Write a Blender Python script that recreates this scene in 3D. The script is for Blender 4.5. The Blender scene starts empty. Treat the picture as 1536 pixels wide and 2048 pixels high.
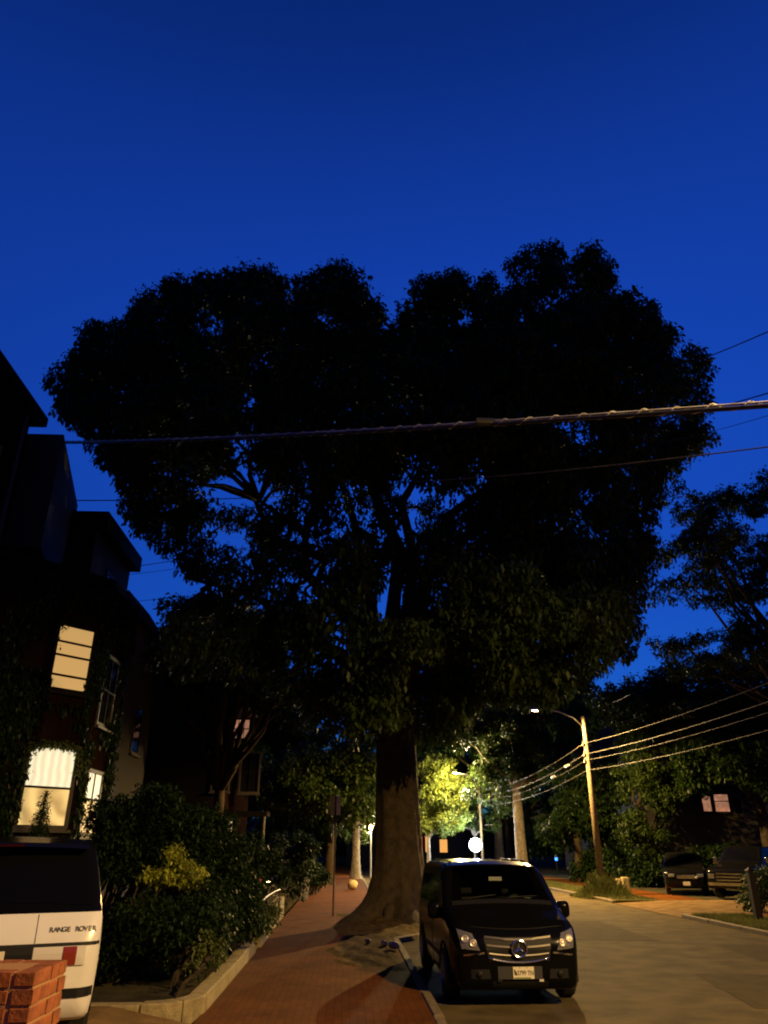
import bpy, bmesh, math, random
import numpy as np
from mathutils import Vector, Matrix
from mathutils.bvhtree import BVHTree

scene = bpy.context.scene
R = math.radians
# ------------------------------------------------------------------ camera
F_PX, CAM_H = 1465.0, 2.15
PITCH, YAW = math.atan(668 / F_PX), R(2.773)
cam_data = bpy.data.cameras.new('camera')
cam_data.sensor_fit = 'VERTICAL'
cam_data.sensor_height = 24.0
cam_data.sensor_width = 18.0
cam_data.lens = 24.0 * F_PX / 2048
cam_data.clip_start, cam_data.clip_end = 0.1, 3000
camera = bpy.data.objects.new('camera', cam_data)
scene.collection.objects.link(camera)
camera.location = (0, 0, CAM_H)
camera.rotation_euler = (R(90) + PITCH, 0, -YAW)
scene.camera = camera
# ------------------------------------------------------------------ dusk sky
world = bpy.data.worlds.new('World')
scene.world = world
world.use_nodes = True
wn, wl = world.node_tree.nodes, world.node_tree.links
wn.clear()
sky = wn.new('ShaderNodeTexSky')
sky.sky_type = 'NISHITA'
sky.sun_disc = False
sky.sun_elevation = R(-3.0)
sky.sun_rotation = R(12)
sky.air_density, sky.dust_density, sky.ozone_density = 1.0, 0.3, 4.0
tint = wn.new('ShaderNodeMix')
tint.data_type = 'RGBA'; tint.blend_type = 'MULTIPLY'
tint.inputs['Factor'].default_value = 1.0
tint.inputs['B'].default_value = (0.10, 0.56, 1.0, 1)
bg = wn.new('ShaderNodeBackground')
# dusk sky deepens towards the zenith, the same all round
geo = wn.new('ShaderNodeNewGeometry'); sep = wn.new('ShaderNodeSeparateXYZ'); neg = wn.new('ShaderNodeMath')
neg.operation = 'MULTIPLY'; neg.inputs[1].default_value = -1.0
deep = wn.new('ShaderNodeFloatCurve'); cv = deep.mapping.curves[0]
for q, (x, y) in enumerate(((0.0, 0.22), (0.33, 0.33), (0.55, 0.50), (0.72, 0.54), (0.86, 0.40), (1.0, 0.27))):
    if q < 2: cv.points[q].location = (x, y)
    else: cv.points.new(x, y)
deep.mapping.update()
absn = wn.new('ShaderNodeMath'); absn.operation = 'MULTIPLY'; absn.inputs[1].default_value = 0.40
wl.new(geo.outputs['Incoming'], sep.inputs[0])
wl.new(sep.outputs['Z'], neg.inputs[0]); wl.new(neg.outputs[0], deep.inputs['Value']); wl.new(deep.outputs[0], absn.inputs[0])
wl.new(absn.outputs[0], bg.inputs['Strength'])
wout = wn.new('ShaderNodeOutputWorld')
wl.new(sky.outputs['Color'], tint.inputs['A'])
wl.new(tint.outputs['Result'], bg.inputs['Color'])
wl.new(bg.outputs['Background'], wout.inputs['Surface'])
# ------------------------------------------------------------------ exposure and renderer
vs = scene.view_settings
vs.view_transform = 'Standard'; vs.look = 'None'; vs.exposure = 4.4; vs.gamma = 1.0
vs.use_curve_mapping = False
cy = scene.cycles
cy.use_denoising = True
try:
    cy.denoiser = 'OPENIMAGEDENOISE'
except Exception:
    pass
cy.max_bounces = 5; cy.diffuse_bounces = 2; cy.glossy_bounces = 3
cy.transmission_bounces = 4; cy.transparent_max_bounces = 6
cy.caustics_reflective = False; cy.caustics_refractive = False
cy.sample_clamp_indirect = 2.0
cy.use_light_tree = True
scene.cycles.filter_width = 2.0      # the phone picture is a little soft
LAMP_COL = (1.0, 0.62, 0.20)
GAIN = 2 ** -vs.exposure            # lamp and window levels below are as they read in the picture
LAMP_NEAR_W, LAMP_POLE_W, LAMP_FAR_W, GLOBE_W = 13000, 17500, 8000, 2600
# ------------------------------------------------------------------ helpers
_c, _s = math.cos(PITCH), math.sin(PITCH)
_cy, _sy = math.cos(YAW), math.sin(YAW)
FW = Vector((_sy * _c, _cy * _c, _s)); RT = Vector((_cy, -_sy, 0)); UP = Vector((-_sy * _s, -_cy * _s, _c))
def at(px, py, y):
    """point at street distance y that a photo measurement (px, py) refers to"""
    d = FW + RT * ((px - 768) / F_PX) + UP * ((1024 - py) / F_PX)
    t = y / d.y
    return Vector((d.x * t, y, CAM_H + d.z * t))
rnd = random.Random(7)
col = scene.collection
def tag(o, label=None, cat=None, group=None, kind=None):
    if label: o['label'] = label
    if cat: o['category'] = cat
    if group: o['group'] = group
    if kind: o['kind'] = kind
    return o
def empty(name, loc=(0, 0, 0), rz=0, label=None, cat=None, group=None):
    o = bpy.data.objects.new(name, None)
    o.empty_display_size = 0.2
    col.objects.link(o); o.location = loc; o.rotation_euler = (0, 0, rz)
    return tag(o, label, cat, group)
def link(name, me, mat=None, parent=None, smooth=False):
    o = bpy.data.objects.new(name, me)
    col.objects.link(o)
    if mat: me.materials.append(mat)
    if parent: o.parent = parent
    if smooth:
        me.polygons.foreach_set('use_smooth', [True] * len(me.polygons))
    return o
class MB:
    """collects verts and faces of one piece"""
    def __init__(self): self.v, self.f = [], []
    def add(self, vs_, fs):
        n = len(self.v)
        self.v += [tuple(p) for p in vs_]
        self.f += [tuple(i + n for i in q) for q in fs]
        return self
    def box(self, x0, x1, y0, y1, z0, z1):
        return self.add([(x0,y0,z0),(x1,y0,z0),(x1,y1,z0),(x0,y1,z0),(x0,y0,z1),(x1,y0,z1),(x1,y1,z1),(x0,y1,z1)],
                        [(0,3,2,1),(4,5,6,7),(0,1,5,4),(1,2,6,5),(2,3,7,6),(3,0,4,7)])
    def obox(self, o, ax, ay, az):
        """box spanned by three vectors from corner o"""
        o, ax, ay, az = map(Vector, (o, ax, ay, az))
        p = [o, o+ax, o+ax+ay, o+ay]
        p = p + [q + az for q in p]
        return self.add(p, [(0,3,2,1),(4,5,6,7),(0,1,5,4),(1,2,6,5),(2,3,7,6),(3,0,4,7)])
    def prism(self, poly, z0, z1):
        n = len(poly)
        vs_ = [(x, y, z0) for x, y in poly] + [(x, y, z1) for x, y in poly]
        fs = [tuple(range(n))[::-1], tuple(range(n, 2*n))] + [(i, (i+1) % n, n+(i+1) % n, n+i) for i in range(n)]
        return self.add(vs_, fs)
    def tube(self, path, radii, sides=8, cap=True):
        path = [Vector(p) for p in path]
        if not hasattr(radii, '__len__'): radii = [radii] * len(path)
        rings = []
        t0 = (path[1] - path[0]).normalized()
        a = Vector((0, 0, 1)) if abs(t0.z) < 0.9 else Vector((1, 0, 0))
        n = t0.cross(a).normalized()
        for i, p in enumerate(path):
            t = (path[min(i+1, len(path)-1)] - path[max(i-1, 0)]).normalized()
            n = (n - t * n.dot(t)).normalized()
            b = t.cross(n)
            rings.append([p + (n * math.cos(2*math.pi*k/sides) + b * math.sin(2*math.pi*k/sides)) * radii[i] for k in range(sides)])
        vs_ = [q for r_ in rings for q in r_]
        fs = []
        for i in range(len(path) - 1):
            for k in range(sides):
                k2 = (k + 1) % sides
                fs.append((i*sides+k, i*sides+k2, (i+1)*sides+k2, (i+1)*sides+k))
        if cap:
            fs.append(tuple(range(sides))[::-1]); fs.append(tuple((len(path)-1)*sides + k for k in range(sides)))
        return self.add(vs_, fs)
    def lathe(self, prof, sides=16, c=(0, 0, 0)):
        """profile of (r, z) about the z axis at c"""
        vs_ = [(c[0] + r_*math.cos(2*math.pi*k/sides), c[1] + r_*math.sin(2*math.pi*k/sides), c[2] + z) for r_, z in prof for k in range(sides)]
        fs = [(i*sides+k, i*sides+(k+1) % sides, (i+1)*sides+(k+1) % sides, (i+1)*sides+k) for i in range(len(prof)-1) for k in range(sides)]
        fs.append(tuple(range(sides))[::-1]); fs.append(tuple((len(prof)-1)*sides + k for k in range(sides)))
        return self.add(vs_, fs)
    def lathe_x(self, prof, sides=20, c=(0, 0, 0)):
        m = MB().lathe(prof, sides)
        return self.add([(c[0]+z, c[1]+x, c[2]+y) for x, y, z in m.v], m.f)
    def mesh(self, name):
        me = bpy.data.meshes.new(name)
        me.from_pydata(self.v, [], self.f); me.update()
        bm = bmesh.new(); bm.from_mesh(me)
        bmesh.ops.recalc_face_normals(bm, faces=bm.faces); bm.to_mesh(me); bm.free()
        return me
    def build(self, name, mat=None, parent=None, smooth=False, bevel=0):
        o = link(name, self.mesh(name), mat, parent, smooth)
        if bevel:
            b = o.modifiers.new('bevel', 'BEVEL'); b.width = bevel; b.segments = 2; b.limit_method = 'ANGLE'
        return o
# ------------------------------------------------------------------ materials
def mat(name, color, rough=0.6, metal=0.0, var=0.0, scale=6.0, bump=0.0, bscale=40.0, spec=0.5, coat=0.0, color2=None):
    m = bpy.data.materials.new(name); m.use_nodes = True
    nt = m.node_tree; b = nt.nodes['Principled BSDF']
    b.inputs['Roughness'].default_value = rough; b.inputs['Metallic'].default_value = metal
    b.inputs['Specular IOR Level'].default_value = spec
    b.inputs['Coat Weight'].default_value = coat
    b.inputs['Base Color'].default_value = (*color, 1)
    tc = nt.nodes.new('ShaderNodeTexCoord')
    if var or color2:
        n = nt.nodes.new('ShaderNodeTexNoise'); n.inputs['Scale'].default_value = scale; n.inputs['Detail'].default_value = 6
        nt.links.new(tc.outputs['Object'], n.inputs['Vector'])
        r = nt.nodes.new('ShaderNodeValToRGB')
        lo = color2 or tuple(c * (1 - var) for c in color)
        hi = color if color2 else tuple(min(1, c * (1 + var)) for c in color)
        r.color_ramp.elements[0].position = 0.32; r.color_ramp.elements[1].position = 0.68
        r.color_ramp.elements[0].color = (*lo, 1); r.color_ramp.elements[1].color = (*hi, 1)
        nt.links.new(n.outputs['Fac'], r.inputs['Fac']); nt.links.new(r.outputs['Color'], b.inputs['Base Color'])
    if bump:
        n2 = nt.nodes.new('ShaderNodeTexNoise'); n2.inputs['Scale'].default_value = bscale; n2.inputs['Detail'].default_value = 5
        nt.links.new(tc.outputs['Object'], n2.inputs['Vector'])
        bp = nt.nodes.new('ShaderNodeBump'); bp.inputs['Strength'].default_value = bump; bp.inputs['Distance'].default_value = 0.03
        nt.links.new(n2.outputs['Fac'], bp.inputs['Height']); nt.links.new(bp.outputs['Normal'], b.inputs['Normal'])
    return m
def emit(name, color, strength, wave=None):
    m = bpy.data.materials.new(name); m.use_nodes = True
    strength *= GAIN
    nt = m.node_tree; b = nt.nodes['Principled BSDF']
    b.inputs['Base Color'].default_value = (*[c * 0.5 for c in color], 1)
    b.inputs['Emission Color'].default_value = (*color, 1)
    b.inputs['Emission Strength'].default_value = strength
    if wave:
        tc = nt.nodes.new('ShaderNodeTexCoord'); w = nt.nodes.new('ShaderNodeTexWave')
        w.bands_direction = wave[0]; w.inputs['Scale'].default_value = wave[1]; w.inputs['Distortion'].default_value = wave[2]
        nt.links.new(tc.outputs['Object'], w.inputs['Vector'])
        r = nt.nodes.new('ShaderNodeMapRange'); r.inputs['To Min'].default_value = strength * wave[3]; r.inputs['To Max'].default_value = strength
        nt.links.new(w.outputs['Fac'], r.inputs['Value']); nt.links.new(r.outputs['Result'], b.inputs['Emission Strength'])
    return m
def leaf_mat(name, c1, c2, transl=0.25):
    m = bpy.data.materials.new(name); m.use_nodes = True
    nt = m.node_tree; nt.nodes.clear()
    out = nt.nodes.new('ShaderNodeOutputMaterial')
    tc = nt.nodes.new('ShaderNodeTexCoord')
    n = nt.nodes.new('ShaderNodeTexNoise'); n.inputs['Scale'].default_value = 2.2; n.inputs['Detail'].default_value = 4
    nt.links.new(tc.outputs['Object'], n.inputs['Vector'])
    r = nt.nodes.new('ShaderNodeValToRGB'); r.color_ramp.elements[0].position = 0.35; r.color_ramp.elements[1].position = 0.65
    r.color_ramp.elements[0].color = (*c1, 1); r.color_ramp.elements[1].color = (*c2, 1)
    nt.links.new(n.outputs['Fac'], r.inputs['Fac'])
    d = nt.nodes.new('ShaderNodeBsdfPrincipled'); d.inputs['Roughness'].default_value = 0.5; d.inputs['Specular IOR Level'].default_value = 0.25
    t = nt.nodes.new('ShaderNodeBsdfTranslucent')
    mx = nt.nodes.new('ShaderNodeMixShader'); mx.inputs[0].default_value = transl
    nt.links.new(r.outputs['Color'], d.inputs['Base Color']); nt.links.new(r.outputs['Color'], t.inputs['Color'])
    nt.links.new(d.outputs[0], mx.inputs[1]); nt.links.new(t.outputs[0], mx.inputs[2]); nt.links.new(mx.outputs[0], out.inputs['Surface'])
    return m
def brick_mat(name, c1, c2, mortar, scale, bw=0.5, bh=0.25, ms=0.012, bump=0.4, rot=0, spec=0.0):
    m = bpy.data.materials.new(name); m.use_nodes = True
    nt = m.node_tree; b = nt.nodes['Principled BSDF']; b.inputs['Roughness'].default_value = 0.85; b.inputs['Specular IOR Level'].default_value = spec
    tc = nt.nodes.new('ShaderNodeTexCoord'); mp = nt.nodes.new('ShaderNodeMapping'); mp.inputs['Rotation'].default_value = (0, 0, rot)
    br = nt.nodes.new('ShaderNodeTexBrick')
    br.inputs['Scale'].default_value = scale; br.inputs['Mortar Size'].default_value = ms
    br.inputs['Brick Width'].default_value = bw; br.inputs['Row Height'].default_value = bh
    br.inputs['Color1'].default_value = (*c1, 1); br.inputs['Color2'].default_value = (*c2, 1); br.inputs['Mortar'].default_value = (*mortar, 1)
    n = nt.nodes.new('ShaderNodeTexNoise'); n.inputs['Scale'].default_value = 1.1; n.inputs['Detail'].default_value = 8
    mx = nt.nodes.new('ShaderNodeMix'); mx.data_type = 'RGBA'; mx.blend_type = 'MULTIPLY'; mx.inputs['Factor'].default_value = 0.7
    rr = nt.nodes.new('ShaderNodeValToRGB'); rr.color_ramp.elements[0].position = 0.3; rr.color_ramp.elements[1].position = 0.7
    rr.color_ramp.elements[0].color = (0.55, 0.55, 0.55, 1); rr.color_ramp.elements[1].color = (1.1, 1.1, 1.1, 1)
    nt.links.new(tc.outputs['Object'], mp.inputs['Vector']); nt.links.new(mp.outputs['Vector'], br.inputs['Vector'])
    nt.links.new(tc.outputs['Object'], n.inputs['Vector']); nt.links.new(n.outputs['Fac'], rr.inputs['Fac'])
    nt.links.new(br.outputs['Color'], mx.inputs['A']); nt.links.new(rr.outputs['Color'], mx.inputs['B'])
    nt.links.new(mx.outputs['Result'], b.inputs['Base Color'])
    bp = nt.nodes.new('ShaderNodeBump'); bp.inputs['Strength'].default_value = bump; bp.inputs['Distance'].default_value = 0.01
    bp.invert = True
    nt.links.new(br.outputs['Fac'], bp.inputs['Height']); nt.links.new(bp.outputs['Normal'], b.inputs['Normal'])
    return m
M = {}
M['asphalt'] = mat('asphalt', (0.086, 0.066, 0.030), 0.85, var=0.34, scale=1.6, bump=0.6, bscale=38, spec=0.06)
M['patch'] = mat('asphalt patch', (0.064, 0.050, 0.023), 0.9, var=0.2, scale=3, bump=0.5, bscale=60, spec=0.06)
M['sidewalk'] = brick_mat('brick paving', (0.145, 0.050, 0.012), (0.11, 0.040, 0.010), (0.07, 0.034, 0.012), 2.4, rot=R(90), spec=0.06)
M['sidewalk_far'] = brick_mat('brick paving without sheen', (0.145, 0.050, 0.012), (0.11, 0.040, 0.010), (0.07, 0.034, 0.012), 2.4, rot=R(90))  # copy of the paving with no gloss, so distant stretches mirror no sky
M['asphalt_far'] = mat('asphalt without sheen', (0.086, 0.066, 0.030), 0.95, var=0.34, scale=1.6, bump=0.6, bscale=38, spec=0.0)  # same asphalt with its gloss taken off to lose the blue sky reflection
M['granite'] = mat('granite', (0.28, 0.225, 0.11), 0.8, var=0.25, scale=9, bump=0.5, bscale=50)
M['kerbstone'] = mat('shade-darkened kerb granite', (0.15, 0.115, 0.06), 0.85, var=0.3, scale=8, bump=0.5, bscale=40)  # granite darkened to put the shade along the kerb into its colour
M['soil'] = mat('soil', (0.10, 0.068, 0.025), 0.95, var=0.45, scale=5, bump=1.0, bscale=18, spec=0.06)
M['earth'] = mat('earth', (0.05, 0.045, 0.028), 0.95, var=0.4, scale=1.5, bump=0.6, bscale=20, spec=0.0)
M['verge'] = mat('verge', (0.075, 0.06, 0.028), 0.95, color2=(0.045, 0.05, 0.018), scale=1.3, bump=0.9, bscale=25, spec=0.0)
M['apron'] = mat('apron', (0.15, 0.095, 0.040), 0.9, var=0.3, scale=2, bump=0.4, bscale=40, spec=0.06)
M['brick'] = mat('brick', (0.25, 0.068, 0.016), 0.85, var=0.35, scale=9, bump=0.25, bscale=45)
M['mortar'] = mat('mortar', (0.36, 0.19, 0.08), 0.9, bump=0.3, bscale=80)
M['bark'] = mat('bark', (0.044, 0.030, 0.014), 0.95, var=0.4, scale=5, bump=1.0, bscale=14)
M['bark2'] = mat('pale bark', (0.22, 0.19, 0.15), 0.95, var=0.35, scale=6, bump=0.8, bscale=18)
M['wood_pole'] = mat('weathered pole wood', (0.165, 0.12, 0.06), 0.85, var=0.25, scale=7, bump=0.4, bscale=30)
M['leaf'] = leaf_mat('maple leaves', (0.016, 0.032, 0.005), (0.038, 0.062, 0.010))
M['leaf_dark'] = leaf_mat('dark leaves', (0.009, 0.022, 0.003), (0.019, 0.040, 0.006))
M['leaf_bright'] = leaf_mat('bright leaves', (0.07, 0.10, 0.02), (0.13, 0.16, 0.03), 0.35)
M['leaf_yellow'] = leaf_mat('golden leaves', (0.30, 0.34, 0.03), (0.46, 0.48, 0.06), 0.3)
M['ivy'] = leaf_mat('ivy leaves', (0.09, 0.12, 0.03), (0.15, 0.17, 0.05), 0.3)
M['grass'] = leaf_mat('grass', (0.08, 0.10, 0.025), (0.14, 0.14, 0.04), 0.2)
M['clapboard'] = mat('dark clapboard', (0.016, 0.012, 0.008), 0.8, var=0.25, scale=2, bump=0.3, bscale=12)
M['housebrick'] = brick_mat('house brick', (0.020, 0.008, 0.005), (0.015, 0.007, 0.004), (0.016, 0.012, 0.008), 2.2)
M['slate'] = mat('slate roof', (0.018, 0.017, 0.016), 0.7, var=0.3, scale=3, bump=0.5, bscale=10)
M['trim'] = mat('painted trim', (0.07, 0.058, 0.042), 0.6, var=0.15, scale=8)
M['dark_trim'] = mat('dark trim', (0.014, 0.010, 0.007), 0.7, spec=0.1)
M['glass'] = mat('dark window glass', (0.008, 0.008, 0.009), 0.08, spec=0.25)
M['black_paint'] = mat('black paint', (0.003, 0.003, 0.003), 0.16, coat=0.0, spec=0.12)
M['white_paint'] = mat('white paint', (0.72, 0.71, 0.68), 0.25, coat=0.4, var=0.03, scale=3)
M['dark_paint'] = mat('dark grey paint', (0.004, 0.004, 0.004), 0.15, spec=0.25)
M['silver_paint'] = mat('silver paint', (0.30, 0.30, 0.31), 0.25, metal=0.6)
def see_through(name, tint, gloss):
    m = bpy.data.materials.new(name); m.use_nodes = True
    nt = m.node_tree; nt.nodes.clear(); out = nt.nodes.new('ShaderNodeOutputMaterial')
    t = nt.nodes.new('ShaderNodeBsdfTransparent'); t.inputs[0].default_value = (*tint, 1)
    g = nt.nodes.new('ShaderNodeBsdfGlossy'); g.inputs['Roughness'].default_value = 0.03
    fr = nt.nodes.new('ShaderNodeFresnel'); fr.inputs[0].default_value = 1.35
    mx = nt.nodes.new('ShaderNodeMixShader')
    nt.links.new(fr.outputs[0], mx.inputs[0]); nt.links.new(t.outputs[0], mx.inputs[1]); nt.links.new(g.outputs[0], mx.inputs[2]); nt.links.new(mx.outputs[0], out.inputs['Surface'])
    return m
M['windscreen'] = see_through('windscreen glass', (0.62, 0.66, 0.62), 0.1)
M['auto_glass'] = mat('tinted glass', (0.003, 0.003, 0.003), 0.05, spec=0.14)
M['plastic'] = mat('black plastic', (0.006, 0.006, 0.006), 0.6, spec=0.3)
M['grey_plastic'] = mat('grey plastic', (0.032, 0.032, 0.032), 0.5)
M['rubber'] = mat('tyre rubber', (0.012, 0.012, 0.012), 0.85, bump=0.4, bscale=50)
M['alloy'] = mat('alloy', (0.28, 0.28, 0.29), 0.35, metal=0.9)
M['chrome'] = mat('chrome', (0.75, 0.74, 0.72), 0.16, metal=1.0)
M['grille_silver'] = mat('silver grille', (0.15, 0.135, 0.12), 0.36, metal=0.9)
M['lens'] = mat('headlight lens', (0.16, 0.155, 0.15), 0.10, metal=0.3, spec=0.8)
M['reflector_bowl'] = mat('reflector bowl', (0.55, 0.50, 0.42), 0.35, metal=0.6)
M['clear'] = mat('clear lens', (0.62, 0.60, 0.55), 0.2)
M['red_lens'] = mat('red lens', (0.22, 0.03, 0.02), 0.15)
M['brake_glass'] = mat('brake lamp glass', (0.03, 0.003, 0.003), 0.1)
M['reflector'] = emit('red reflector', (1.0, 0.06, 0.04), 0.8)  # glows on its own, standing in for lamplight thrown back
M['plate'] = mat('number plate', (0.72, 0.66, 0.50), 0.5)
M['plate_ink'] = mat('plate ink', (0.06, 0.05, 0.03), 0.6)
M['plate_green'] = mat('plate green', (0.14, 0.20, 0.05), 0.6)
M['letter'] = mat('badge letters', (0.05, 0.045, 0.04), 0.5)
M['paper'] = mat('paper', (0.5, 0.6, 0.42), 0.7)
M['steel'] = mat('galvanised steel', (0.35, 0.34, 0.32), 0.45, metal=0.7, var=0.15, scale=20)
M['rust'] = mat('brown steel', (0.09, 0.045, 0.025), 0.7)
M['sign'] = mat('sign aluminium', (0.80, 0.74, 0.60), 0.5)
M['cable'] = mat('cable sheath', (0.03, 0.028, 0.025), 0.5)
M['messenger'] = mat('messenger strand', (0.70, 0.66, 0.56), 0.5, metal=0.1, var=0.5, scale=2.2)
M['cable_steel'] = mat('bare messenger strand', (0.085, 0.072, 0.05), 0.55, metal=0.3, var=0.5, scale=3)
M['stone_white'] = mat('pale stone', (0.56, 0.46, 0.24), 0.8, var=0.15, scale=10, bump=0.4, bscale=20)
M['grey_board'] = mat('grey board', (0.22, 0.22, 0.22), 0.7, var=0.2, scale=6)
M['lamp_lens'] = emit('sodium lamp', (1.0, 0.75, 0.40), 30)
M['far_lens'] = emit('far lamp', (1.0, 0.85, 0.6), 40)
M['globe'] = emit('white globe', (0.80, 0.90, 1.0), 30)
M['headlight_on'] = emit('lit headlight', (0.85, 0.92, 1.0), 14)
M['blue_led'] = emit('blue led', (0.05, 0.25, 1.0), 3.0)
M['blind'] = emit('lit blind', (1.0, 0.60, 0.20), 0.62, wave=('Z', 9.0, 0.3, 0.72))
M['curtain'] = emit('lit curtain', (1.0, 0.86, 0.56), 1.05, wave=('X', 1.5, 5.0, 0.74))
M['room'] = emit('lit room', (1.0, 0.68, 0.24), 0.9, wave=('DIAGONAL', 0.9, 9.0, 0.45))
M['win_pink'] = emit('pink lit window', (1.0, 0.45, 0.26), 0.55, wave=('Y', 3.0, 6.0, 0.5))
M['win_yellow'] = emit('yellow lit window', (1.0, 0.75, 0.35), 0.6)
M['win_orange'] = emit('orange lit window', (1.0, 0.45, 0.10), 0.9)
M['win_red'] = emit('red lit awning', (1.0, 0.16, 0.12), 0.35)
# ------------------------------------------------------------------ foliage
rng = np.random.default_rng(11)
def leaf_mesh(name, pts, length, leaves=5, droop=0.5, width=0.5, seed=1):
    """tufts of folded pointed leaves at pts, each leaf two triangles"""
    g = np.random.default_rng(seed)
    pts = np.asarray(pts, dtype=np.float64)
    n = len(pts) * leaves
    base = np.repeat(pts, leaves, axis=0)
    az = g.uniform(0, 2*np.pi, n)
    el = g.normal(-droop, 0.55, n)
    d = np.stack([np.cos(az)*np.cos(el), np.sin(az)*np.cos(el), np.sin(el)], 1)
    side = np.stack([-np.sin(az), np.cos(az), g.normal(0, 0.45, n)], 1)
    side /= np.linalg.norm(side, axis=1)[:, None]
    L = (length * g.uniform(0.65, 1.3, n))[:, None]
    base = base + g.normal(0, length * 0.35, (n, 3))
    v0 = base; v1 = base + d*L*0.5 + side*L*width*0.5; v3 = base + d*L*0.5 - side*L*width*0.5; v2 = base + d*L
    v2[:, 2] -= L[:, 0] * 0.12
    co = np.stack([v0, v1, v2, v3], 1).reshape(-1, 3)
    me = bpy.data.meshes.new(name)
    me.vertices.add(4*n); me.loops.add(4*n); me.polygons.add(n)
    me.vertices.foreach_set('co', co.astype(np.float32).ravel())
    me.loops.foreach_set('vertex_index', np.arange(4*n, dtype=np.int32))
    me.polygons.foreach_set('loop_start', np.arange(0, 4*n, 4, dtype=np.int32))
    me.polygons.foreach_set('loop_total', np.full(n, 4, dtype=np.int32))
    me.update(calc_edges=True)
    return me
def clump_points(centres, radii, per, seed=2, flat=0.8):
    g = np.random.default_rng(seed)
    out = []
    for c, r in zip(centres, radii):
        k = max(6, int(per * (r / 0.6) ** 2))
        d = g.normal(0, 1, (k, 3)); d /= np.linalg.norm(d, axis=1)[:, None]
        rad = r * g.uniform(0, 1, k) ** 0.42
        d[:, 2] *= flat
        out.append(np.asarray(c) + d * rad[:, None])
    return np.concatenate(out)
def lobes_clumps(lobes, n, rmin, rmax, seed, shell=0.5):
    g = np.random.default_rng(seed)
    vol = np.array([l[3]*l[4]*l[5] for l in lobes]) ** 0.67
    idx = g.choice(len(lobes), n, p=vol/vol.sum())
    cs, rs = [], []
    for i in idx:
        l = lobes[i]
        d = g.normal(0, 1, 3); d /= np.linalg.norm(d)
        s = g.uniform(0, 1) ** shell
        cs.append([l[0]+d[0]*l[3]*s, l[1]+d[1]*l[4]*s, l[2]+d[2]*l[5]*s]); rs.append(g.uniform(rmin, rmax))
    return np.array(cs), np.array(rs)
def limb_path(a, b, bend, seed, n=6):
    q = random.Random(seed); a, b = Vector(a), Vector(b)
    pts = []
    for i in range(n + 1):
        t = i / n
        p = a.lerp(b, t) + Vector((q.uniform(-1, 1), q.uniform(-1, 1), 0)) * bend * math.sin(math.pi*t)
        p.z += bend * 1.2 * math.sin(math.pi * t)
        pts.append(p)
    return pts
def trunk_piece(root, height, r0, r1, flare, seed, material, sides=28, top=(0, 0), ridges=7, depth=0.07):
    q = random.Random(seed); ph = [q.uniform(0, 6.28) for _ in range(4)]
    m = MB(); N = 22; rings = []
    for i in range(N + 1):
        t = (i / N) ** 1.5; z = -0.25 + (height + 0.25) * t
        r = r0 + (r1 - r0) * t + flare * math.exp(-max(z, 0) / 0.55)
        for k in range(sides):
            a = 2*math.pi*k/sides
            rr = r * (1 + depth * math.sin(ridges*a + ph[0] + z*0.3) + depth*0.6*math.sin(3*a + ph[1] - z*0.5) + flare * 0.5 * math.exp(-max(z, 0)/0.4) * math.sin(5*a + ph[2]))
            rr += 0.012 * math.sin(17*a + 9*z + ph[3])
            m.v.append((math.cos(a)*rr + top[0]*t, math.sin(a)*rr + top[1]*t, z))
    for i in range(N):
        for k in range(sides):
            m.f.append((i*sides+k, i*sides+(k+1) % sides, (i+1)*sides+(k+1) % sides, (i+1)*sides+k))
    m.f.append(tuple(N*sides+k for k in range(sides)))
    return m.build('trunk', material, root, smooth=True)
def make_tree(name, label, base, height, r0, lobes, n, rmin, rmax, per, leaf, seed, lm, bm_='bark', group=None, cat='tree', shell=0.5, leaves=4, limbs=7, flare=0.25):
    """lobes are given relative to the base"""
    root = empty(name, base, 0, label, cat, group)
    trunk_piece(root, height, r0, r0*0.7, r0*flare*2, seed, M[bm_], sides=14)
    cs, rs = lobes_clumps(lobes, n, rmin, rmax, seed, shell)
    pts = clump_points(cs, rs, per, seed + 1)
    link('crown', leaf_mesh('crown', pts, leaf, leaves, seed=seed+2), M[lm], root)
    m = MB()
    step = max(1, len(cs) // limbs)
    for i in range(0, len(cs), step):
        p = limb_path((0, 0, height - 0.3), cs[i], 0.35, seed*31 + i)
        m.tube(p, [r0*0.42*(1 - j/len(p)) + 0.015 for j in range(len(p))], 6)
    m.build('limbs', M[bm_], root, smooth=True)
    return root
# ================================================================== the setting
def struct(name, m, material, **k):
    return tag(m.build(name, material, **k), kind='structure')
def sheet(x0, x1, y0, y1, z, nx=1, ny=1):
    m = MB()
    for i in range(nx + 1):
        for j in range(ny + 1):
            m.v.append((x0 + (x1-x0)*i/nx, y0 + (y1-y0)*j/ny, z))
    for i in range(nx):
        for j in range(ny):
            a = i*(ny+1)+j
            m.f.append((a, a+ny+1, a+ny+2, a+1))
    return m
struct('ground', sheet(-1200, 1200, -600, 1800, -0.08), M['earth'])
struct('road', sheet(1.30, 11.05, -40, 66, 0.0), M['asphalt'])
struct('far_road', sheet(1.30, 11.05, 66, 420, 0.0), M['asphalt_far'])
for pts in ([(6.0, 12.4), (8.6, 12.0), (8.9, 15.2), (6.5, 15.6)], [(5.2, 21), (7.9, 20.6), (8.0, 26), (5.6, 26.4)], [(8.6, 17.2), (10.7, 17.0), (10.8, 19.6), (8.9, 19.8)]):
    m = MB(); m.v = [(x, y, 0.004) for x, y in pts]; m.f = [(0, 1, 2, 3)]
    struct('road_patch', m, M['patch'])
struct('pavement', MB().box(-1.86, 1.19, -20, 62, -0.05, 0.12), M['sidewalk'])
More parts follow.
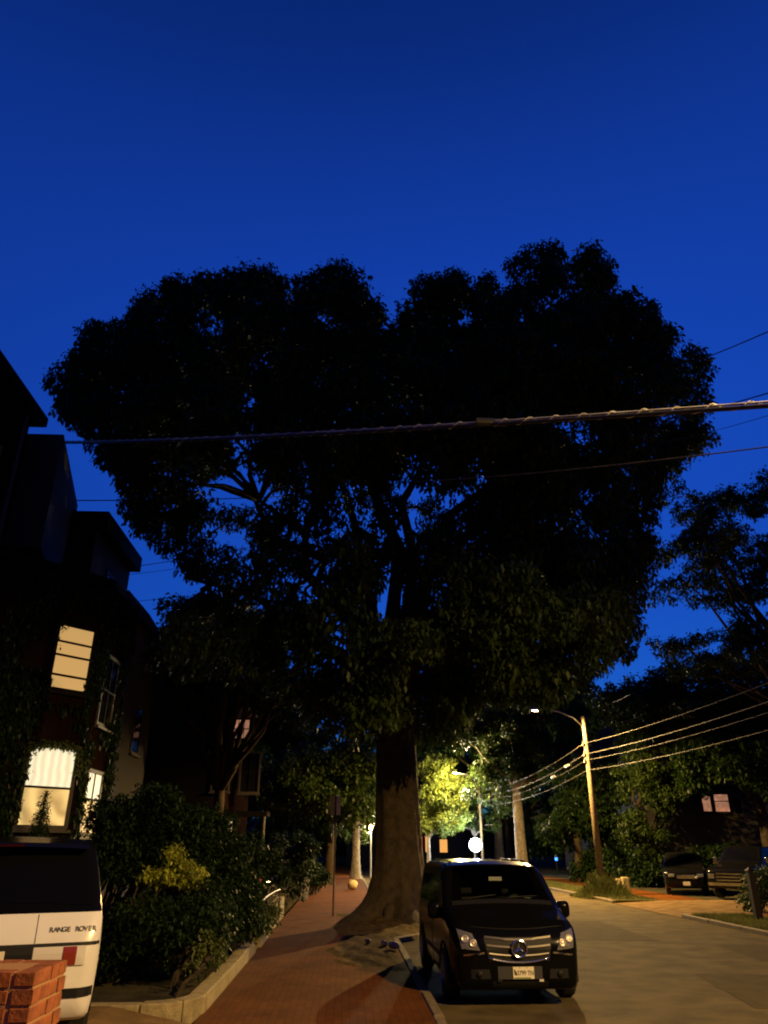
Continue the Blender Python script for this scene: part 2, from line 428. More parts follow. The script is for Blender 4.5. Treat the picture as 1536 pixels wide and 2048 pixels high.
struct('far_pavement', MB().box(-1.86, 1.19, 62.004, 400, -0.05, 0.12), M['sidewalk_far'])
struct('driveway', MB().add([(-40, -12, .32), (-2.9, -12, .32), (-2.9, 11.1, .32), (-40, 11.1, .32), (-1.87, -12, .12), (-1.87, 11.1, .12),
       (-40, -12, -.05), (-1.87, -12, -.05), (-1.87, 11.1, -.05), (-40, 11.1, -.05)],
       [(0, 1, 2, 3), (1, 4, 5, 2), (6, 7, 4, 1, 0), (8, 9, 3, 2, 5), (7, 8, 5, 4), (9, 6, 0, 3)]), M['apron'])
struct('garden_bed', MB().box(-40, -2.06, 11.45, 400, -0.05, 0.24), M['earth'])
def stones(name, runs, size, material=M['kerbstone'], z0=-0.05, bevel=0.02):
    """one stone object per length along each run ((x0,y0),(x1,y1)) under an empty of the setting"""
    root = tag(empty(name), kind='structure')
    meshes = {}
    for (a, b, wdt, top, ln) in runs:
        a, b = Vector((*a, 0)), Vector((*b, 0)); L = (b - a).length; n = max(1, round(L / ln)); u = (b - a) / L
        step = L / n; key = (round(step, 3), wdt, top)
        if key not in meshes:
            g = MB().box(0, step - 0.014, -wdt/2, wdt/2, z0, top)
            me = g.mesh(size); bm = bmesh.new(); bm.from_mesh(me)
            bmesh.ops.bevel(bm, geom=[e for e in bm.edges], offset=bevel, segments=1, affect='EDGES')
            bm.to_mesh(me); bm.free(); me.materials.append(material); meshes[key] = me
        for i in range(n):
            o = bpy.data.objects.new(size, meshes[key]); col.objects.link(o); o.parent = root
            o.location = a + u * step * i + Vector((rnd.uniform(-.006, .006), rnd.uniform(-.006, .006), rnd.uniform(-.012, .004)))
            o.rotation_euler = (rnd.uniform(-.004, .004), rnd.uniform(-.004, .004), math.atan2(u.y, u.x) + rnd.uniform(-.006, .006))
    return root
stones('kerb', [((1.27, 6.0), (1.27, 20.4), 0.15, 0.135, 1.9), ((1.27, 28.2), (1.27, 66), 0.15, 0.135, 1.9),
                ((1.27, 20.4), (2.3, 22.0), 0.15, 0.13, 0.9), ((2.3, 22.0), (2.45, 26.2), 0.15, 0.13, 1.2), ((2.45, 26.2), (1.27, 28.2), 0.15, 0.13, 0.9)], 'kerb_stone')
stones('opposite_kerb', [((11.12, 13), (11.12, 26.8), 0.15, 0.125, 2.0), ((11.12, 33.6), (11.12, 70), 0.15, 0.125, 2.0)], 'kerb_stone')
edge = empty('garden_edging', (0, 0, 0), 0, 'low pale granite edging with rounded corner around the shrub bed', 'stone edging')
def edging(root, runs, arcs, top, wdt, name='stone'):
    for (a, b, ln) in runs:
        a, b = Vector((*a, 0)), Vector((*b, 0)); L = (b-a).length; n = max(1, round(L/ln)); u = (b-a)/L; w = Vector((-u.y, u.x, 0)); st = L/n
        for i in range(n):
            t = top + rnd.uniform(-.015, .012)
            MB().obox(a + u*st*i - w*wdt/2 + Vector((0, 0, -.05)), u*(st-.014), w*wdt, (0, 0, t+.05)).build(name, M['granite'], root, bevel=0.022)
    for (c, r, a0, a1, n) in arcs:
        for i in range(n):
            s0 = a0 + (a1-a0)*i/n; s1 = a0 + (a1-a0)*(i+1)/n - 0.012
            m = MB(); poly = [(c[0]+math.cos(s)*(r+wdt/2), c[1]+math.sin(s)*(r+wdt/2)) for s in np.linspace(s0, s1, 6)] + [(c[0]+math.cos(s)*(r-wdt/2), c[1]+math.sin(s)*(r-wdt/2)) for s in np.linspace(s1, s0, 6)]
            m.prism(poly, -.05, top).build(name, M['granite'], root, bevel=0.022)
edging(edge, [((-9, 11.28), (-2.55, 11.28), 1.05), ((-1.95, 11.9), (-1.95, 18.0), 1.0)], [((-2.55, 11.88), 0.6, R(-90), R(0), 2)], 0.33, 0.24)
wall2 = empty('garden_wall', (0, 0, 0), 0, 'low granite garden wall beside the pavement with ivy on its near end', 'garden wall')
edging(wall2, [((-1.93, 18.75), (-2.1, 27.5), 1.1)], [], 0.62, 0.26)
wall3 = empty('garden_wall', (0, 0, 0), 0, 'far pale stone garden wall at the end of the pavement', 'garden wall')
edging(wall3, [((-2.0, 46.0), (-2.0, 62.0), 2.0)], [], 0.75, 0.3)
# right-hand side of the street
struct('verge', MB().box(11.2, 13.2, -20, 26.8, -.05, .11), M['verge'])
struct('verge', MB().box(11.2, 13.2, 33.6, 400, -.05, .11), M['verge'])
struct('driveway_apron', MB().add([(11.06, 26.8, .012), (11.06, 33.6, .012), (13.2, 33.6, .115), (13.2, 26.8, .115), (40, 33.6, .13), (40, 26.8, .13)], [(3, 2, 1, 0), (5, 4, 2, 3)]), M['apron'])
struct('opposite_pavement', MB().box(13.2, 15.0, -20, 26.79, -.05, .12), M['sidewalk'])
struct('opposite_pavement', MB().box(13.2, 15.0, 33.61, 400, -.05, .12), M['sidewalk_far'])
struct('yard', MB().box(15.0, 120, -20, 26.78, -.05, .11), M['earth'])
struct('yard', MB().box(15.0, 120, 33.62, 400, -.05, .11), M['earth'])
# soil around the big tree
TX, TY = 1.62, 24.2
m = MB(); nx, ny = 26, 60
for i in range(nx + 1):
    for j in range(ny + 1):
        u, v = i/nx, j/ny
        y = 14.9 + 13.2*v
        left = -0.22 + 0.16*math.sin(y*1.3) + 0.07*math.sin(y*3.7)
        left += 0.9 * max(0, (16.4 - y) / 1.5) ** 1.5
        right = 1.19 + max(0, min(1.1, (y-20.3)*0.62)) * (1 if y < 26.3 else max(0, 1-(y-26.3)/1.9))
        x = left + (right-left)*u
        d = math.hypot(x-TX, (y-TY)*0.8)
        e = min(1, min(u, 1-u)*7, v*9, (1-v)*9)
        z = 0.105 + e*(0.045 + 0.30*math.exp(-(d/1.5)**2)) + 0.02*e*(math.sin(x*9+y*4)+math.sin(y*7.3-x*5)+rnd.uniform(-.6, .6))
        m.v.append((x, y, z))
for i in range(nx):
    for j in range(ny):
        a = i*(ny+1)+j; m.f.append((a, a+ny+1, a+ny+2, a+1))
struct('soil_patch', m, M['soil'], smooth=True)
# ================================================================== the big tree
OUT = [(92,775),(104,738),(160,692),(168,645),(215,632),(262,645),(272,588),(318,582),(332,552),(385,562),(402,533),(440,545),(520,533),(580,553),(608,540),(660,520),(716,534),(732,582),
       (785,625),(838,606),(852,548),(880,560),(905,538),(950,548),(1000,526),(1070,488),(1106,478),(1132,506),(1190,488),(1216,508),(1232,572),(1282,592),(1340,640),(1362,682),(1412,700),(1424,730),
       (1412,752),(1437,795),(1420,835),(1428,880),(1372,922),(1322,965),(1312,1055),(1300,1150),(1288,1240),(1265,1310),(1180,1365),(1090,1392),(990,1400),(930,1440),(880,1475),(800,1500),(720,1490),
       (640,1440),(560,1390),(450,1360),(350,1350),(300,1330),(300,1280),(362,1192),(432,1168),(352,1148),(322,1092),(268,1062),(240,990),(212,945),(186,906),(160,880),(112,812)]
OUTA = np.array(OUT, float)
def inside(p):
    x, y = p[:, 0][:, None], p[:, 1][:, None]
    x0, y0 = OUTA[:, 0], OUTA[:, 1]; x1, y1 = np.roll(x0, -1), np.roll(y0, -1)
    c = ((y0 > y) != (y1 > y)) & (x < (x1-x0)*(y-y0)/(y1-y0+1e-9)+x0)
    return c.sum(1) % 2 == 1
def edge_dist(p):
    a = OUTA; b = np.roll(OUTA, -1, axis=0); ab = b - a
    ap = p[:, None, :] - a[None]
    t = np.clip((ap*ab).sum(2) / (ab*ab).sum(1), 0, 1)
    return np.linalg.norm(ap - ab*t[:, :, None], axis=2).min(1)
big = empty('street_tree', (TX, TY, 0.2), 0, 'huge dark broadleaf tree with heart-shaped crown and thick trunk behind the van', 'tree')
cs, rs = [], []
cand = np.stack([rng.uniform(60, 1460, 5200), rng.uniform(460, 1510, 5200)], 1)
cand = cand[inside(cand)]
dist = edge_dist(cand)
nk = 0
for (px, py), d in zip(cand, dist):
    if d < 26: continue
    airy = 380 < px < 990 and 900 < py < 1380
    if rng.uniform() > (0.12 if airy else 0.30): continue
    thick = 8.0 * math.sqrt(1 - (1 - min(d/330, 1))**2)
    yc = 23.6 - 1.6 * max(0, (py-1000)/400)
    y = yc + rng.choice([-1, 1], p=[0.55, 0.45]) * thick * rng.uniform(0, 1)**0.55
    p = at(px, py, y)
    if p.z < 5.2 - 1.2*(abs(px-790) > 200): continue
    cs.append(p - Vector((TX, TY, 0.2))); rs.append(rng.uniform(0.5, 0.9))
per = np.linalg.norm(np.roll(OUTA, -1, axis=0) - OUTA, axis=1)
for i in range(len(OUT)):
    a, b = OUTA[i], OUTA[(i+1) % len(OUT)]
    n = max(1, int(per[i] / 30))
    nrm = np.array([-(b-a)[1], (b-a)[0]]) / per[i]
    for k in range(n):
        q = a + (b-a)*(k + rng.uniform(0.2, 0.8))/n
        r_ = rng.uniform(18, 38)
        for sgn in (1, -1):
            c_ = q + nrm*sgn*r_*rng.uniform(0.55, 1.25)
            if inside(c_[None])[0]: break
        else: continue
        if 600 < c_[0] < 960 and c_[1] > 1380: continue
        p = at(c_[0], c_[1], 23.4 + rng.normal(0, 1.3)); depth = (p - Vector((0, 0, CAM_H))).dot(FW)
        cs.append(p - Vector((TX, TY, 0.2))); rs.append(r_*depth/F_PX)
cs = np.array([tuple(c) for c in cs]); rs = np.array(rs)
pts = clump_points(cs, rs, 92, 5, 0.9)
link('crown', leaf_mesh('crown', pts, 0.18, 5, droop=0.75, seed=9), M['leaf'], big)
trunk_piece(big, 6.4, 0.72, 0.58, 0.75, 3, M['bark'], sides=44, top=(-0.1, 0.2), ridges=9, depth=0.045)
lm_ = MB()
order = rng.permutation(len(cs))
mains = []
for k, (dx, dy, dz) in enumerate([(-6, -1, 8), (-3.5, 2, 12), (-1.2, -3, 11), (2, 2.5, 14), (4.5, -2, 11), (6.5, 1.5, 8), (-4.5, -3.5, 5.5), (3.5, -4, 6.5), (0.5, 4, 9), (-7.5, 1, 4.5), (8, -1, 5)]):
    e = Vector((dx, dy, 6.2 + dz))
    p = limb_path((-0.1, 0.2, 6.0), e, 0.7, 40+k, 8); mains.append(p)
    lm_.tube(p, [0.28*(1-j/9)**1.3 + 0.035 for j in range(9)], 8)
for i in order[:230]:
    c = Vector(cs[i]); best = min((q for p in mains for q in p[2:]), key=lambda q: (q-c).length + 0.6*max(0, q.z-c.z))
    p = limb_path(best, c, 0.25, 900+int(i), 5)
    lm_.tube(p, [0.07*(1-j/6) + 0.014 for j in range(6)], 5)
lm_.build('limbs', M['bark'], big, smooth=True)
rt_ = MB()
for k in range(8):
    a = 2*math.pi*k/8 + 0.35; L = rnd.uniform(.5, 1.0)
    if k in (0, 7): L *= 0.5
    p = [(math.cos(a)*r_, math.sin(a)*r_*1.15, 0.40*math.exp(-(r_-.7)/.40) - 0.10) for r_ in np.linspace(0.7, 0.7+L, 6)]
    rt_.tube(p, [0.24, 0.19, 0.14, 0.10, 0.07, 0.03], 8)
rt_.build('roots', M['bark'], big, smooth=True)
# ================================================================== houses
def window(parent, c, u, n, w, h, pane, bars=(), vbars=(), frame='trim', depth=0.14, name='window', sill=True):
    """sash window: frame mesh with pane, glazing bars and sill as sub-parts; c centre on the wall, u along, n outward"""
    c, u, n = Vector(c), Vector(u).normalized(), Vector(n).normalized(); z = Vector((0, 0, 1)); t = 0.09
    m = MB()
    for (a0, a1, b0, b1) in ((-w/2-t, -w/2, -h/2-t, h/2+t), (w/2, w/2+t, -h/2-t, h/2+t), (-w/2, w/2, h/2, h/2+t), (-w/2, w/2, -h/2-t, -h/2)):
        m.obox(c + u*a0 + z*b0 - n*0.02, u*(a1-a0), n*depth*0.5, z*(b1-b0))
    f = m.build(name, M[frame], parent)
    panes = pane if isinstance(pane, list) else [(pane, 0, 1)]
    for mt, v0, v1 in panes:
        # local axes of the pane follow the window, so the folds hang straight
        mm = MB().box(-w/2, w/2, -0.01, 0.01, h*(v0-0.5)+.002, h*(v1-0.5)-.002)
        p = mm.build('pane', M[mt], f)
        p.matrix_local = Matrix.Translation(c + n*0.008) @ Matrix(((u.x, -n.x, 0), (u.y, -n.y, 0), (0, 0, 1))).to_4x4()
    for b in bars:
        MB().obox(c - u*w/2 + z*(h*(b-.5)-.025) + n*0.02, u*w, n*0.03, z*0.05).build('glazing_bar', M['dark_trim'], f)
    for b in vbars:
        MB().obox(c + u*(w*(b-.5)-.018) - z*h/2 + n*0.021, u*0.036, n*0.026, z*h).build('glazing_bar', M['dark_trim'], f)
    if sill:
        MB().obox(c - u*(w/2+t+.05) - z*(h/2+t+.07) - n*0.02, u*(w+2*t+.1), n*0.14, z*0.068).build('sill', M[frame], f)
    return f
Z = Vector((0, 0, 1))
def cornice(parent, poly, z, over, th, name='cornice', material='dark_trim'):
    c = Vector((sum(p[0] for p in poly)/len(poly), sum(p[1] for p in poly)/len(poly)))
    out = []
    n = len(poly)
    for i in range(n):
        a, b, d = Vector(poly[i-1]), Vector(poly[i]), Vector(poly[(i+1) % n])
        e1, e2 = (b-a).normalized(), (d-b).normalized()
        n1, n2 = Vector((e1.y, -e1.x)), Vector((e2.y, -e2.x))
        k = (n1+n2) / max(0.3, 1 + n1.dot(n2))
        out.append(tuple(b + k*over))
    return MB().prism(out, z, z+th).build(name, M[material], parent)
# nearest house: main block, angled upper tower and a two-storey bay with the lit windows
hA = empty('house', (-11, 14, 0), 0, 'dark three-storey house with lit bay windows at the left edge', 'house')
def hp(v): return Vector(v) - Vector((-11, 14, 0))
def pl(poly, o): return [(x-o[0], y-o[1]) for x, y in poly]
oA = (-11, 14)
mainA = [(-17, 6.5), (-8.35, 6.5), (-8.35, 16.7), (-17, 16.7)]
MB().prism(pl(mainA, oA), 0, 12.15).build('wall', M['housebrick'], hA)
cornice(hA, pl(mainA, oA), 12.155, 0.30, 0.26)
towA = [(-17, 17.25), (-7.68, 17.25), (-8.80, 21.8), (-17, 21.8)]
MB().prism(pl([(-17, 16.72), (-8.6, 16.72), (-8.6, 21.7), (-17, 21.7)], oA), 0, 11.6).build('wall', M['housebrick'], hA)
MB().prism(pl(towA, oA), 8.9, 12.1).build('attic', M['slate'], hA)
bayA = [(-8.62, 17.0), (-8.1, 17.4), (-6.5, 19.2), (-6.5, 21.7), (-8.62, 23.0)]
MB().prism(pl(bayA, oA), 0.1, 8.5).build('bay', M['housebrick'], hA)
cornice(hA, pl(bayA, oA), 8.505, 0.16, 0.2)
u1 = Vector((1.6, 1.8, 0)).normalized(); n1 = Vector((u1.y, -u1.x, 0)); b0 = Vector((-8.1, 17.4, 0))
def on_bay(t, z): return hp(b0 + Vector((1.6, 1.8, 0))*t + Z*z)
zt, zb = at(105, 1497, 18.65).z, at(75, 1650, 18.5).z
window(hA, on_bay(0.69, (zt+zb)/2), u1, n1, 1.12, zt-zb, [('room', 0, 0.48), ('curtain', 0.48, 1)], bars=(0.48,), vbars=(), frame='trim')
zt, zb = at(150, 1258, 18.7).z, at(130, 1377, 18.6).z
window(hA, on_bay(0.71, (zt+zb)/2), u1, n1, 0.92, zt-zb, 'blind', bars=(0.2, 0.52, 0.74), frame='dark_trim')
zt, zb = at(185, 1548, 20.4).z, at(170, 1665, 20.4).z
window(hA, hp((-6.5, 20.35, (zt+zb)/2)), (0, 1, 0), (1, 0, 0), 1.15, zt-zb, [('room', 0, 0.55), ('curtain', 0.55, 1)], bars=(0.55,), vbars=(0.5,), frame='trim')
zt, zb = at(215, 1340, 20.4).z, at(212, 1400, 20.4).z
window(hA, hp((-6.5, 20.35, (zt+zb)/2-.2)), (0, 1, 0), (1, 0, 0), 1.0, 1.7, 'glass', bars=(0.5,), vbars=(0.5,), frame='trim')
for z in (3.2, 6.6, 9.8):
    for y in (9.5, 12.4, 15.0):
        window(hA, hp((-8.35, y, z)), (0, 1, 0), (1, 0, 0), 1.0, 1.75, 'glass', bars=(0.5,), vbars=(0.5,))
MB().tube([hp((-8.22, 16.2, 0.2)), hp((-8.22, 16.2, 12.0))], 0.055, 8).build('downpipe', M['grey_plastic'], hA)
# ivy growing over the bay window
ivy = []
for k in range(330):
    a = rnd.uniform(0, math.pi); r_ = rnd.uniform(0.58, 0.80)
    p = on_bay(0.69, at(105, 1497, 18.65).z - 0.12) + hp((-11, 14, 0)) + u1*math.cos(a)*r_*1.0 + Z*(max(0, math.sin(a))*r_*0.32 - (0.5*rnd.random() if abs(math.cos(a)) > 0.93 else 0)) + n1*rnd.uniform(0.06, 0.2)
    ivy.append(tuple(p + Vector((-11, 14, 0))))
# climbing ivy on the walls of the bay, kept clear of the window openings except at their ragged edges
wall_ivy = []
qv = random.Random(77)
def clear_of(t, z, lo, hi, z0, z1): return not (lo < t < hi and z0 < z < z1)
for k in range(16000):
    if k % 2:
        t, z = qv.uniform(-.05, 1.0), qv.uniform(0.4, 8.6); 
        e = 0.03*math.sin(z*9) + 0.02*math.sin(z*23)
        if not (clear_of(t, z, .43 + e*.6, .96, 2.35, 4.75) and clear_of(t, z, .52 + e, .92, 5.35, 7.75)): continue
        if math.sin(t*7 + z*1.3) + math.sin(z*2.9 - t*4) + qv.uniform(-1, 1) < -0.5: continue
        p = b0 + Vector((1.6, 1.8, 0))*t + Z*z + n1*qv.uniform(.02, .10)
    else:
        y, z = qv.uniform(19.2, 23), qv.uniform(.4, 8.6)
        if not (clear_of(y, z, 19.65, 21.05, 2.0, 4.6) and clear_of(y, z, 19.75, 20.95, 5.2, 7.4)): continue
        if math.sin(y*2.1 + z*1.5) + math.sin(z*2.3 - y) + qv.uniform(-1, 1) < -0.5: continue
        p = Vector((-6.5 - max(0, y-21.7)*1.63 + qv.uniform(.02, .10), y, z))
    wall_ivy.append(tuple(p))
tag(link('wall_ivy', leaf_mesh('wall_ivy', wall_ivy, 0.13, 3, droop=1.1, seed=22), M['leaf_dark']), 'dark ivy climbing all over the bay walls of the nearest house', 'ivy')
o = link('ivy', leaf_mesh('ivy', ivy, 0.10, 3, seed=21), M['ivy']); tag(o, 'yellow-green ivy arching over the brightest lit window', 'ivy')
# second house
oB = (-11, 24)
hB = empty('house', (-11, 24, 0), 0, 'dark narrow house with overhanging eave beyond the bay windows', 'house')
pB = [(-17, 22.05), (-8.15, 22.05), (-8.15, 26.0), (-17, 26.0)]
MB().prism(pl(pB, oB), 0, 11.4).build('wall', M['clapboard'], hB)
MB().prism(pl([(-17, 21.85), (-7.8, 21.85), (-7.8, 26.1), (-17, 26.1)], oB), 11.405, 11.95).build('eave', M['dark_trim'], hB)
for z in (3.0, 6.4, 9.6):
    window(hB, Vector((2.85, 0.1, z)), (0, 1, 0), (1, 0, 0), 1.0, 1.7, 'glass', bars=(0.5,))
oC = (-11, 29)
hC = empty('house', (-11, 29, 0), 0, 'dark lower house peeking past the second eave before the trees', 'house')
pC = [(-17, 26.3), (-8.5, 26.3), (-8.5, 33), (-17, 33)]
MB().prism(pl(pC, oC), 0, 10.3).build('wall', M['clapboard'], hC)
MB().prism(pl([(-17, 26.25), (-8.15, 26.25), (-8.15, 29.3), (-8.4, 33.1), (-17, 33.1)], oC), 10.305, 10.75).build('eave', M['dark_trim'], hC)
for y in (28, 31):
    for z in (3.0, 6.4): window(hC, Vector((2.5, y-29, z)), (0, 1, 0), (1, 0, 0), 1.0, 1.7, 'glass', bars=(0.5,))
# third house further along, seen through the leaves
oD = (-10, 46)
hD = empty('house', (-10, 46, 0), 0, 'far dark brick house with one pinkish lit upper window', 'house')
MB().box(-6, 3.6, -5, 6, 0, 10.2).build('wall', M['housebrick'], hD)
MB().add([(-6.3, -5.3, 10.205), (3.9, -5.3, 10.205), (3.9, 6.3, 10.205), (-6.3, 6.3, 10.205), (-1.2, -5.3, 13.5), (-1.2, 6.3, 13.5)], [(0, 1, 4), (2, 3, 5), (1, 2, 5, 4), (3, 0, 4, 5), (0, 3, 2, 1)]).build('roof', M['slate'], hD)
def on_D(px, py):
    p = at(px, py, 41.0); return Vector((p.x+10, -5.0, p.z))
window(hD, on_D(482, 1458), (1, 0, 0), (0, -1, 0), 0.85, 0.95, 'win_pink', bars=(0.5,), vbars=(0.35, 0.7), frame='dark_trim')
for px, py, w, h in ((443, 1540, 0.8, 2.0), (500, 1545, 0.9, 1.9)):
    window(hD, on_D(px, py), (1, 0, 0), (0, -1, 0), w, h, 'glass', bars=(0.5,), vbars=(0.5,))
door = MB().box(on_D(470, 1690).x-.55, on_D(470, 1690).x+.55, -5.06, -5.001, 0.3, 2.6).build('door', M['dark_trim'], hD)
c = on_D(455, 1661)
window(hD, c, (1, 0, 0), (0, -1, 0), 0.42, 0.85, 'win_yellow', bars=(0.55,), frame='dark_trim')
cp = on_D(500, 1530)
MB().box(cp.x-.9, cp.x+1.2, -6.6, -5.01, 3.5, 3.72).build('porch_roof', M['dark_trim'], hD)
for x in (-.75, 1.05): MB().tube([(cp.x+x, -6.45, 0.2), (cp.x+x, -6.45, 3.5)], 0.09, 10).build('porch_column', M['trim'], hD)
# house across the street on the right
hE = empty('house', (25, 50, 0), 0, 'dark house across the street with orange lit windows', 'house')
MB().box(-6, 9, -4, 7, 0, 8.5).build('wall', M['clapboard'], hE)
MB().add([(-6.4, -4.4, 8.505), (9.4, -4.4, 8.505), (9.4, 7.4, 8.505), (-6.4, 7.4, 8.505), (-6.4, 1.5, 12.0), (9.4, 1.5, 12.0)], [(0, 1, 5, 4), (2, 3, 4, 5), (1, 2, 5), (3, 0, 4), (0, 3, 2, 1)]).build('roof', M['slate'], hE)
def on_E(px, py):
    p = at(px, py, 46.0); return Vector((p.x-25, -4.0, p.z))
window(hE, on_E(1413, 1607), (1, 0, 0), (0, -1, 0), 0.5, 0.85, 'win_pink', frame='dark_trim')
window(hE, on_E(1443, 1606), (1, 0, 0), (0, -1, 0), 0.85, 0.95, 'win_pink', bars=(0.6,), frame='dark_trim')
window(hE, on_E(1475, 1611), (1, 0, 0), (0, -1, 0), 0.5, 0.9, 'glass', frame='trim')
hF = empty('house', (20, 62, 0), 0, 'far dark house behind the trees with a narrow lit window', 'house')
MB().box(-1, 10, -3, 7, 0, 8).build('wall', M['clapboard'], hF)
MB().add([(-1.4, -3.4, 8.005), (10.4, -3.4, 8.005), (10.4, 7.4, 8.005), (-1.4, 7.4, 8.005), (4.5, -3.4, 11.5), (4.5, 7.4, 11.5)], [(0, 1, 4), (2, 3, 5), (1, 2, 5, 4), (3, 0, 4, 5), (0, 3, 2, 1)]).build('roof', M['slate'], hF)
p = at(1327, 1634, 58.99); window(hF, Vector((p.x-20, -3.0, p.z)), (1, 0, 0), (0, -1, 0), 0.4, 1.4, 'win_yellow', bars=(0.5,), frame='dark_trim')
# far building down the street with glowing windows
p = at(845, 1690, 95)
hG = empty('building', (p.x, 95, 0), 0, 'distant low building with glowing orange windows past the trunk', 'building')
MB().box(-9, 5.5, 0, 8, 0, 5.2).build('wall', M['clapboard'], hG)
MB().add([(-9.3, -.3, 5.205), (5.8, -.3, 5.205), (5.8, 8.3, 5.205), (-9.3, 8.3, 5.205), (-9.3, 4, 7.5), (5.8, 4, 7.5)], [(0, 1, 5, 4), (2, 3, 4, 5), (1, 2, 5), (3, 0, 4), (0, 3, 2, 1)]).build('roof', M['slate'], hG)
zc = at(845, 1690, 95).z
window(hG, Vector((-0.35, 0, zc)), (1, 0, 0), (0, -1, 0), 0.7, 1.9, 'win_red', frame='dark_trim')
window(hG, Vector((0.6, 0, zc+.1)), (1, 0, 0), (0, -1, 0), 0.5, 1.7, 'win_orange', frame='dark_trim')
window(hG, Vector((2.5, 0, zc-.1)), (1, 0, 0), (0, -1, 0), 0.9, 1.4, 'win_orange', frame='dark_trim')
# ================================================================== other trees and shrubs
def plobes(base, items):
    """lobes from (px, py, street distance, radius px, depth radius m, squash)"""
    out = []
    for px, py, y, rp, ry, sq in items:
        p = at(px, py, y); r_ = rp * (p - Vector((0, 0, CAM_H))).dot(FW) / F_PX
        out.append((p.x-base[0], p.y-base[1], p.z-base[2], r_, ry, r_*sq))
    return out
def ptree(name, label, bx, by, items, height, r0, n, rmin, rmax, per, leaf, seed, lm, **k):
    b = (bx, by, 0.1)
    return make_tree(name, label, b, height, r0, plobes(b, items), n, rmin, rmax, per, leaf, seed, lm, **k)
ptree('tree', 'airy layered tree against the sky at the right edge', 21.0, 33, [(1430, 1010, 33, 105, 2.6, .42), (1535, 985, 33, 80, 2.6, .5), (1400, 1095, 32, 100, 3.0, .38), (1520, 1110, 33, 100, 3, .45), (1480, 1190, 34, 95, 2.5, .35), (1360, 1170, 32, 60, 2, .4), (1500, 1270, 33, 90, 2.5, .4), (1350, 1295, 33, 60, 2, .35), (1440, 1320, 34, 100, 3, .3)],
      6.5, 0.3, 240, .3, .62, 75, 0.18, 101, 'leaf', limbs=14)
ptree('tree', 'dense dark tree mass right of the utility pole', 24.0, 44.6, [(1390, 1420, 41, 150, 4, .55), (1500, 1400, 41, 130, 4, .6), (1290, 1400, 42, 110, 3.5, .6), (1450, 1500, 41, 110, 4, .7), (1530, 1500, 40, 100, 3, .8)],
      4.5, 0.35, 240, .5, .95, 36, 0.26, 102, 'leaf_dark')
ptree('tree', 'tree with lamplit hanging leaves just right of the utility pole', 17.3, 46.5, [(1300, 1485, 43, 62, 1.8, .9), (1285, 1560, 43, 48, 1.5, 1.1), (1262, 1640, 43.5, 34, 1.2, 1.2), (1320, 1580, 44, 55, 2, 1), (1300, 1680, 44, 45, 1.6, .8)],
      3.5, 0.16, 120, .35, .6, 55, 0.19, 103, 'leaf')
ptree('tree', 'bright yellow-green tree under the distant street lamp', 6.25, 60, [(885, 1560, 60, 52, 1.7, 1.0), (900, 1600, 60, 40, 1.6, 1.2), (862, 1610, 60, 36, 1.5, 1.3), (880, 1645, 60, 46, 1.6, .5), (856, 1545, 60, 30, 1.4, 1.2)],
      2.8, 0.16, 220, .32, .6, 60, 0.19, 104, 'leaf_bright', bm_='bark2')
ptree('tree', 'dark tall tree with a pale trunk behind the van roof', 12.1, 55, [(1040, 1480, 55, 110, 4, .7), (1000, 1560, 56, 70, 3, .7), (1110, 1530, 56, 85, 3, .8), (960, 1460, 54, 70, 3, .6), (1090, 1430, 54, 80, 3, .5)],
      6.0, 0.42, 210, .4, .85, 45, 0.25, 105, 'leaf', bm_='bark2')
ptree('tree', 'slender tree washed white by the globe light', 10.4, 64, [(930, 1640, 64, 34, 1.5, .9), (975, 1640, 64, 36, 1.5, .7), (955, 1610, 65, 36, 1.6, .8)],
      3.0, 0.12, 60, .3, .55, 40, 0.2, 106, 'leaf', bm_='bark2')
ptree('tree', 'low dark tree beyond the dark houses on the left', -5.6, 35, [(430, 1265, 33, 120, 3, .55), (540, 1290, 33, 110, 3, .6), (340, 1310, 33, 60, 2.2, .6), (480, 1360, 34, 120, 3, .5), (600, 1400, 34, 90, 3, .6), (380, 1390, 35, 90, 3, .5)],
      4.5, 0.3, 190, .35, .7, 55, 0.23, 107, 'leaf_dark', limbs=30)
ptree('tree', 'dark pavement tree over the hanging street signs', -0.9, 48, [(640, 1540, 44, 90, 3, .8), (700, 1590, 46, 70, 3, .8), (580, 1560, 45, 80, 3, .8), (650, 1640, 47, 60, 2.5, .6), (730, 1520, 46, 70, 3, .8)],
      3.8, 0.28, 180, .4, .8, 45, 0.24, 108, 'leaf')
ptree('tree', 'slim far pavement tree lit beside the big trunk', 0.75, 56, [(715, 1640, 57, 46, 2, .8), (740, 1600, 57, 40, 2, .8)],
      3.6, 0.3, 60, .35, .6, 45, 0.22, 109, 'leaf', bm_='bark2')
ptree('tree', 'far dark tree behind the utility pole', 16, 78, [(1180, 1500, 78, 100, 4, .9), (1130, 1600, 78, 85, 4, .9), (1220, 1590, 78, 90, 4, .9), (1100, 1660, 80, 70, 4, .6)],
      4.5, 0.35, 190, .7, 1.3, 15, 0.5, 110, 'leaf_dark')
ptree('tree', 'far dark tree closing the end of the street', 4, 105, [(840, 1560, 105, 90, 5, .9), (940, 1560, 105, 90, 5, .9), (770, 1600, 105, 70, 4, .9), (1020, 1610, 104, 70, 4, .8), (960, 1660, 106, 50, 4, .7)],
      4.5, 0.4, 190, .9, 1.7, 11, 0.65, 111, 'leaf_dark')
ptree('tree', 'far dark tree above the left pavement end', -8, 88, [(600, 1600, 88, 90, 4, .9), (660, 1640, 90, 60, 4, .9), (540, 1570, 86, 80, 4, .9), (690, 1600, 92, 60, 4, .8)],
      4.5, 0.35, 150, .8, 1.4, 14, 0.55, 112, 'leaf_dark')
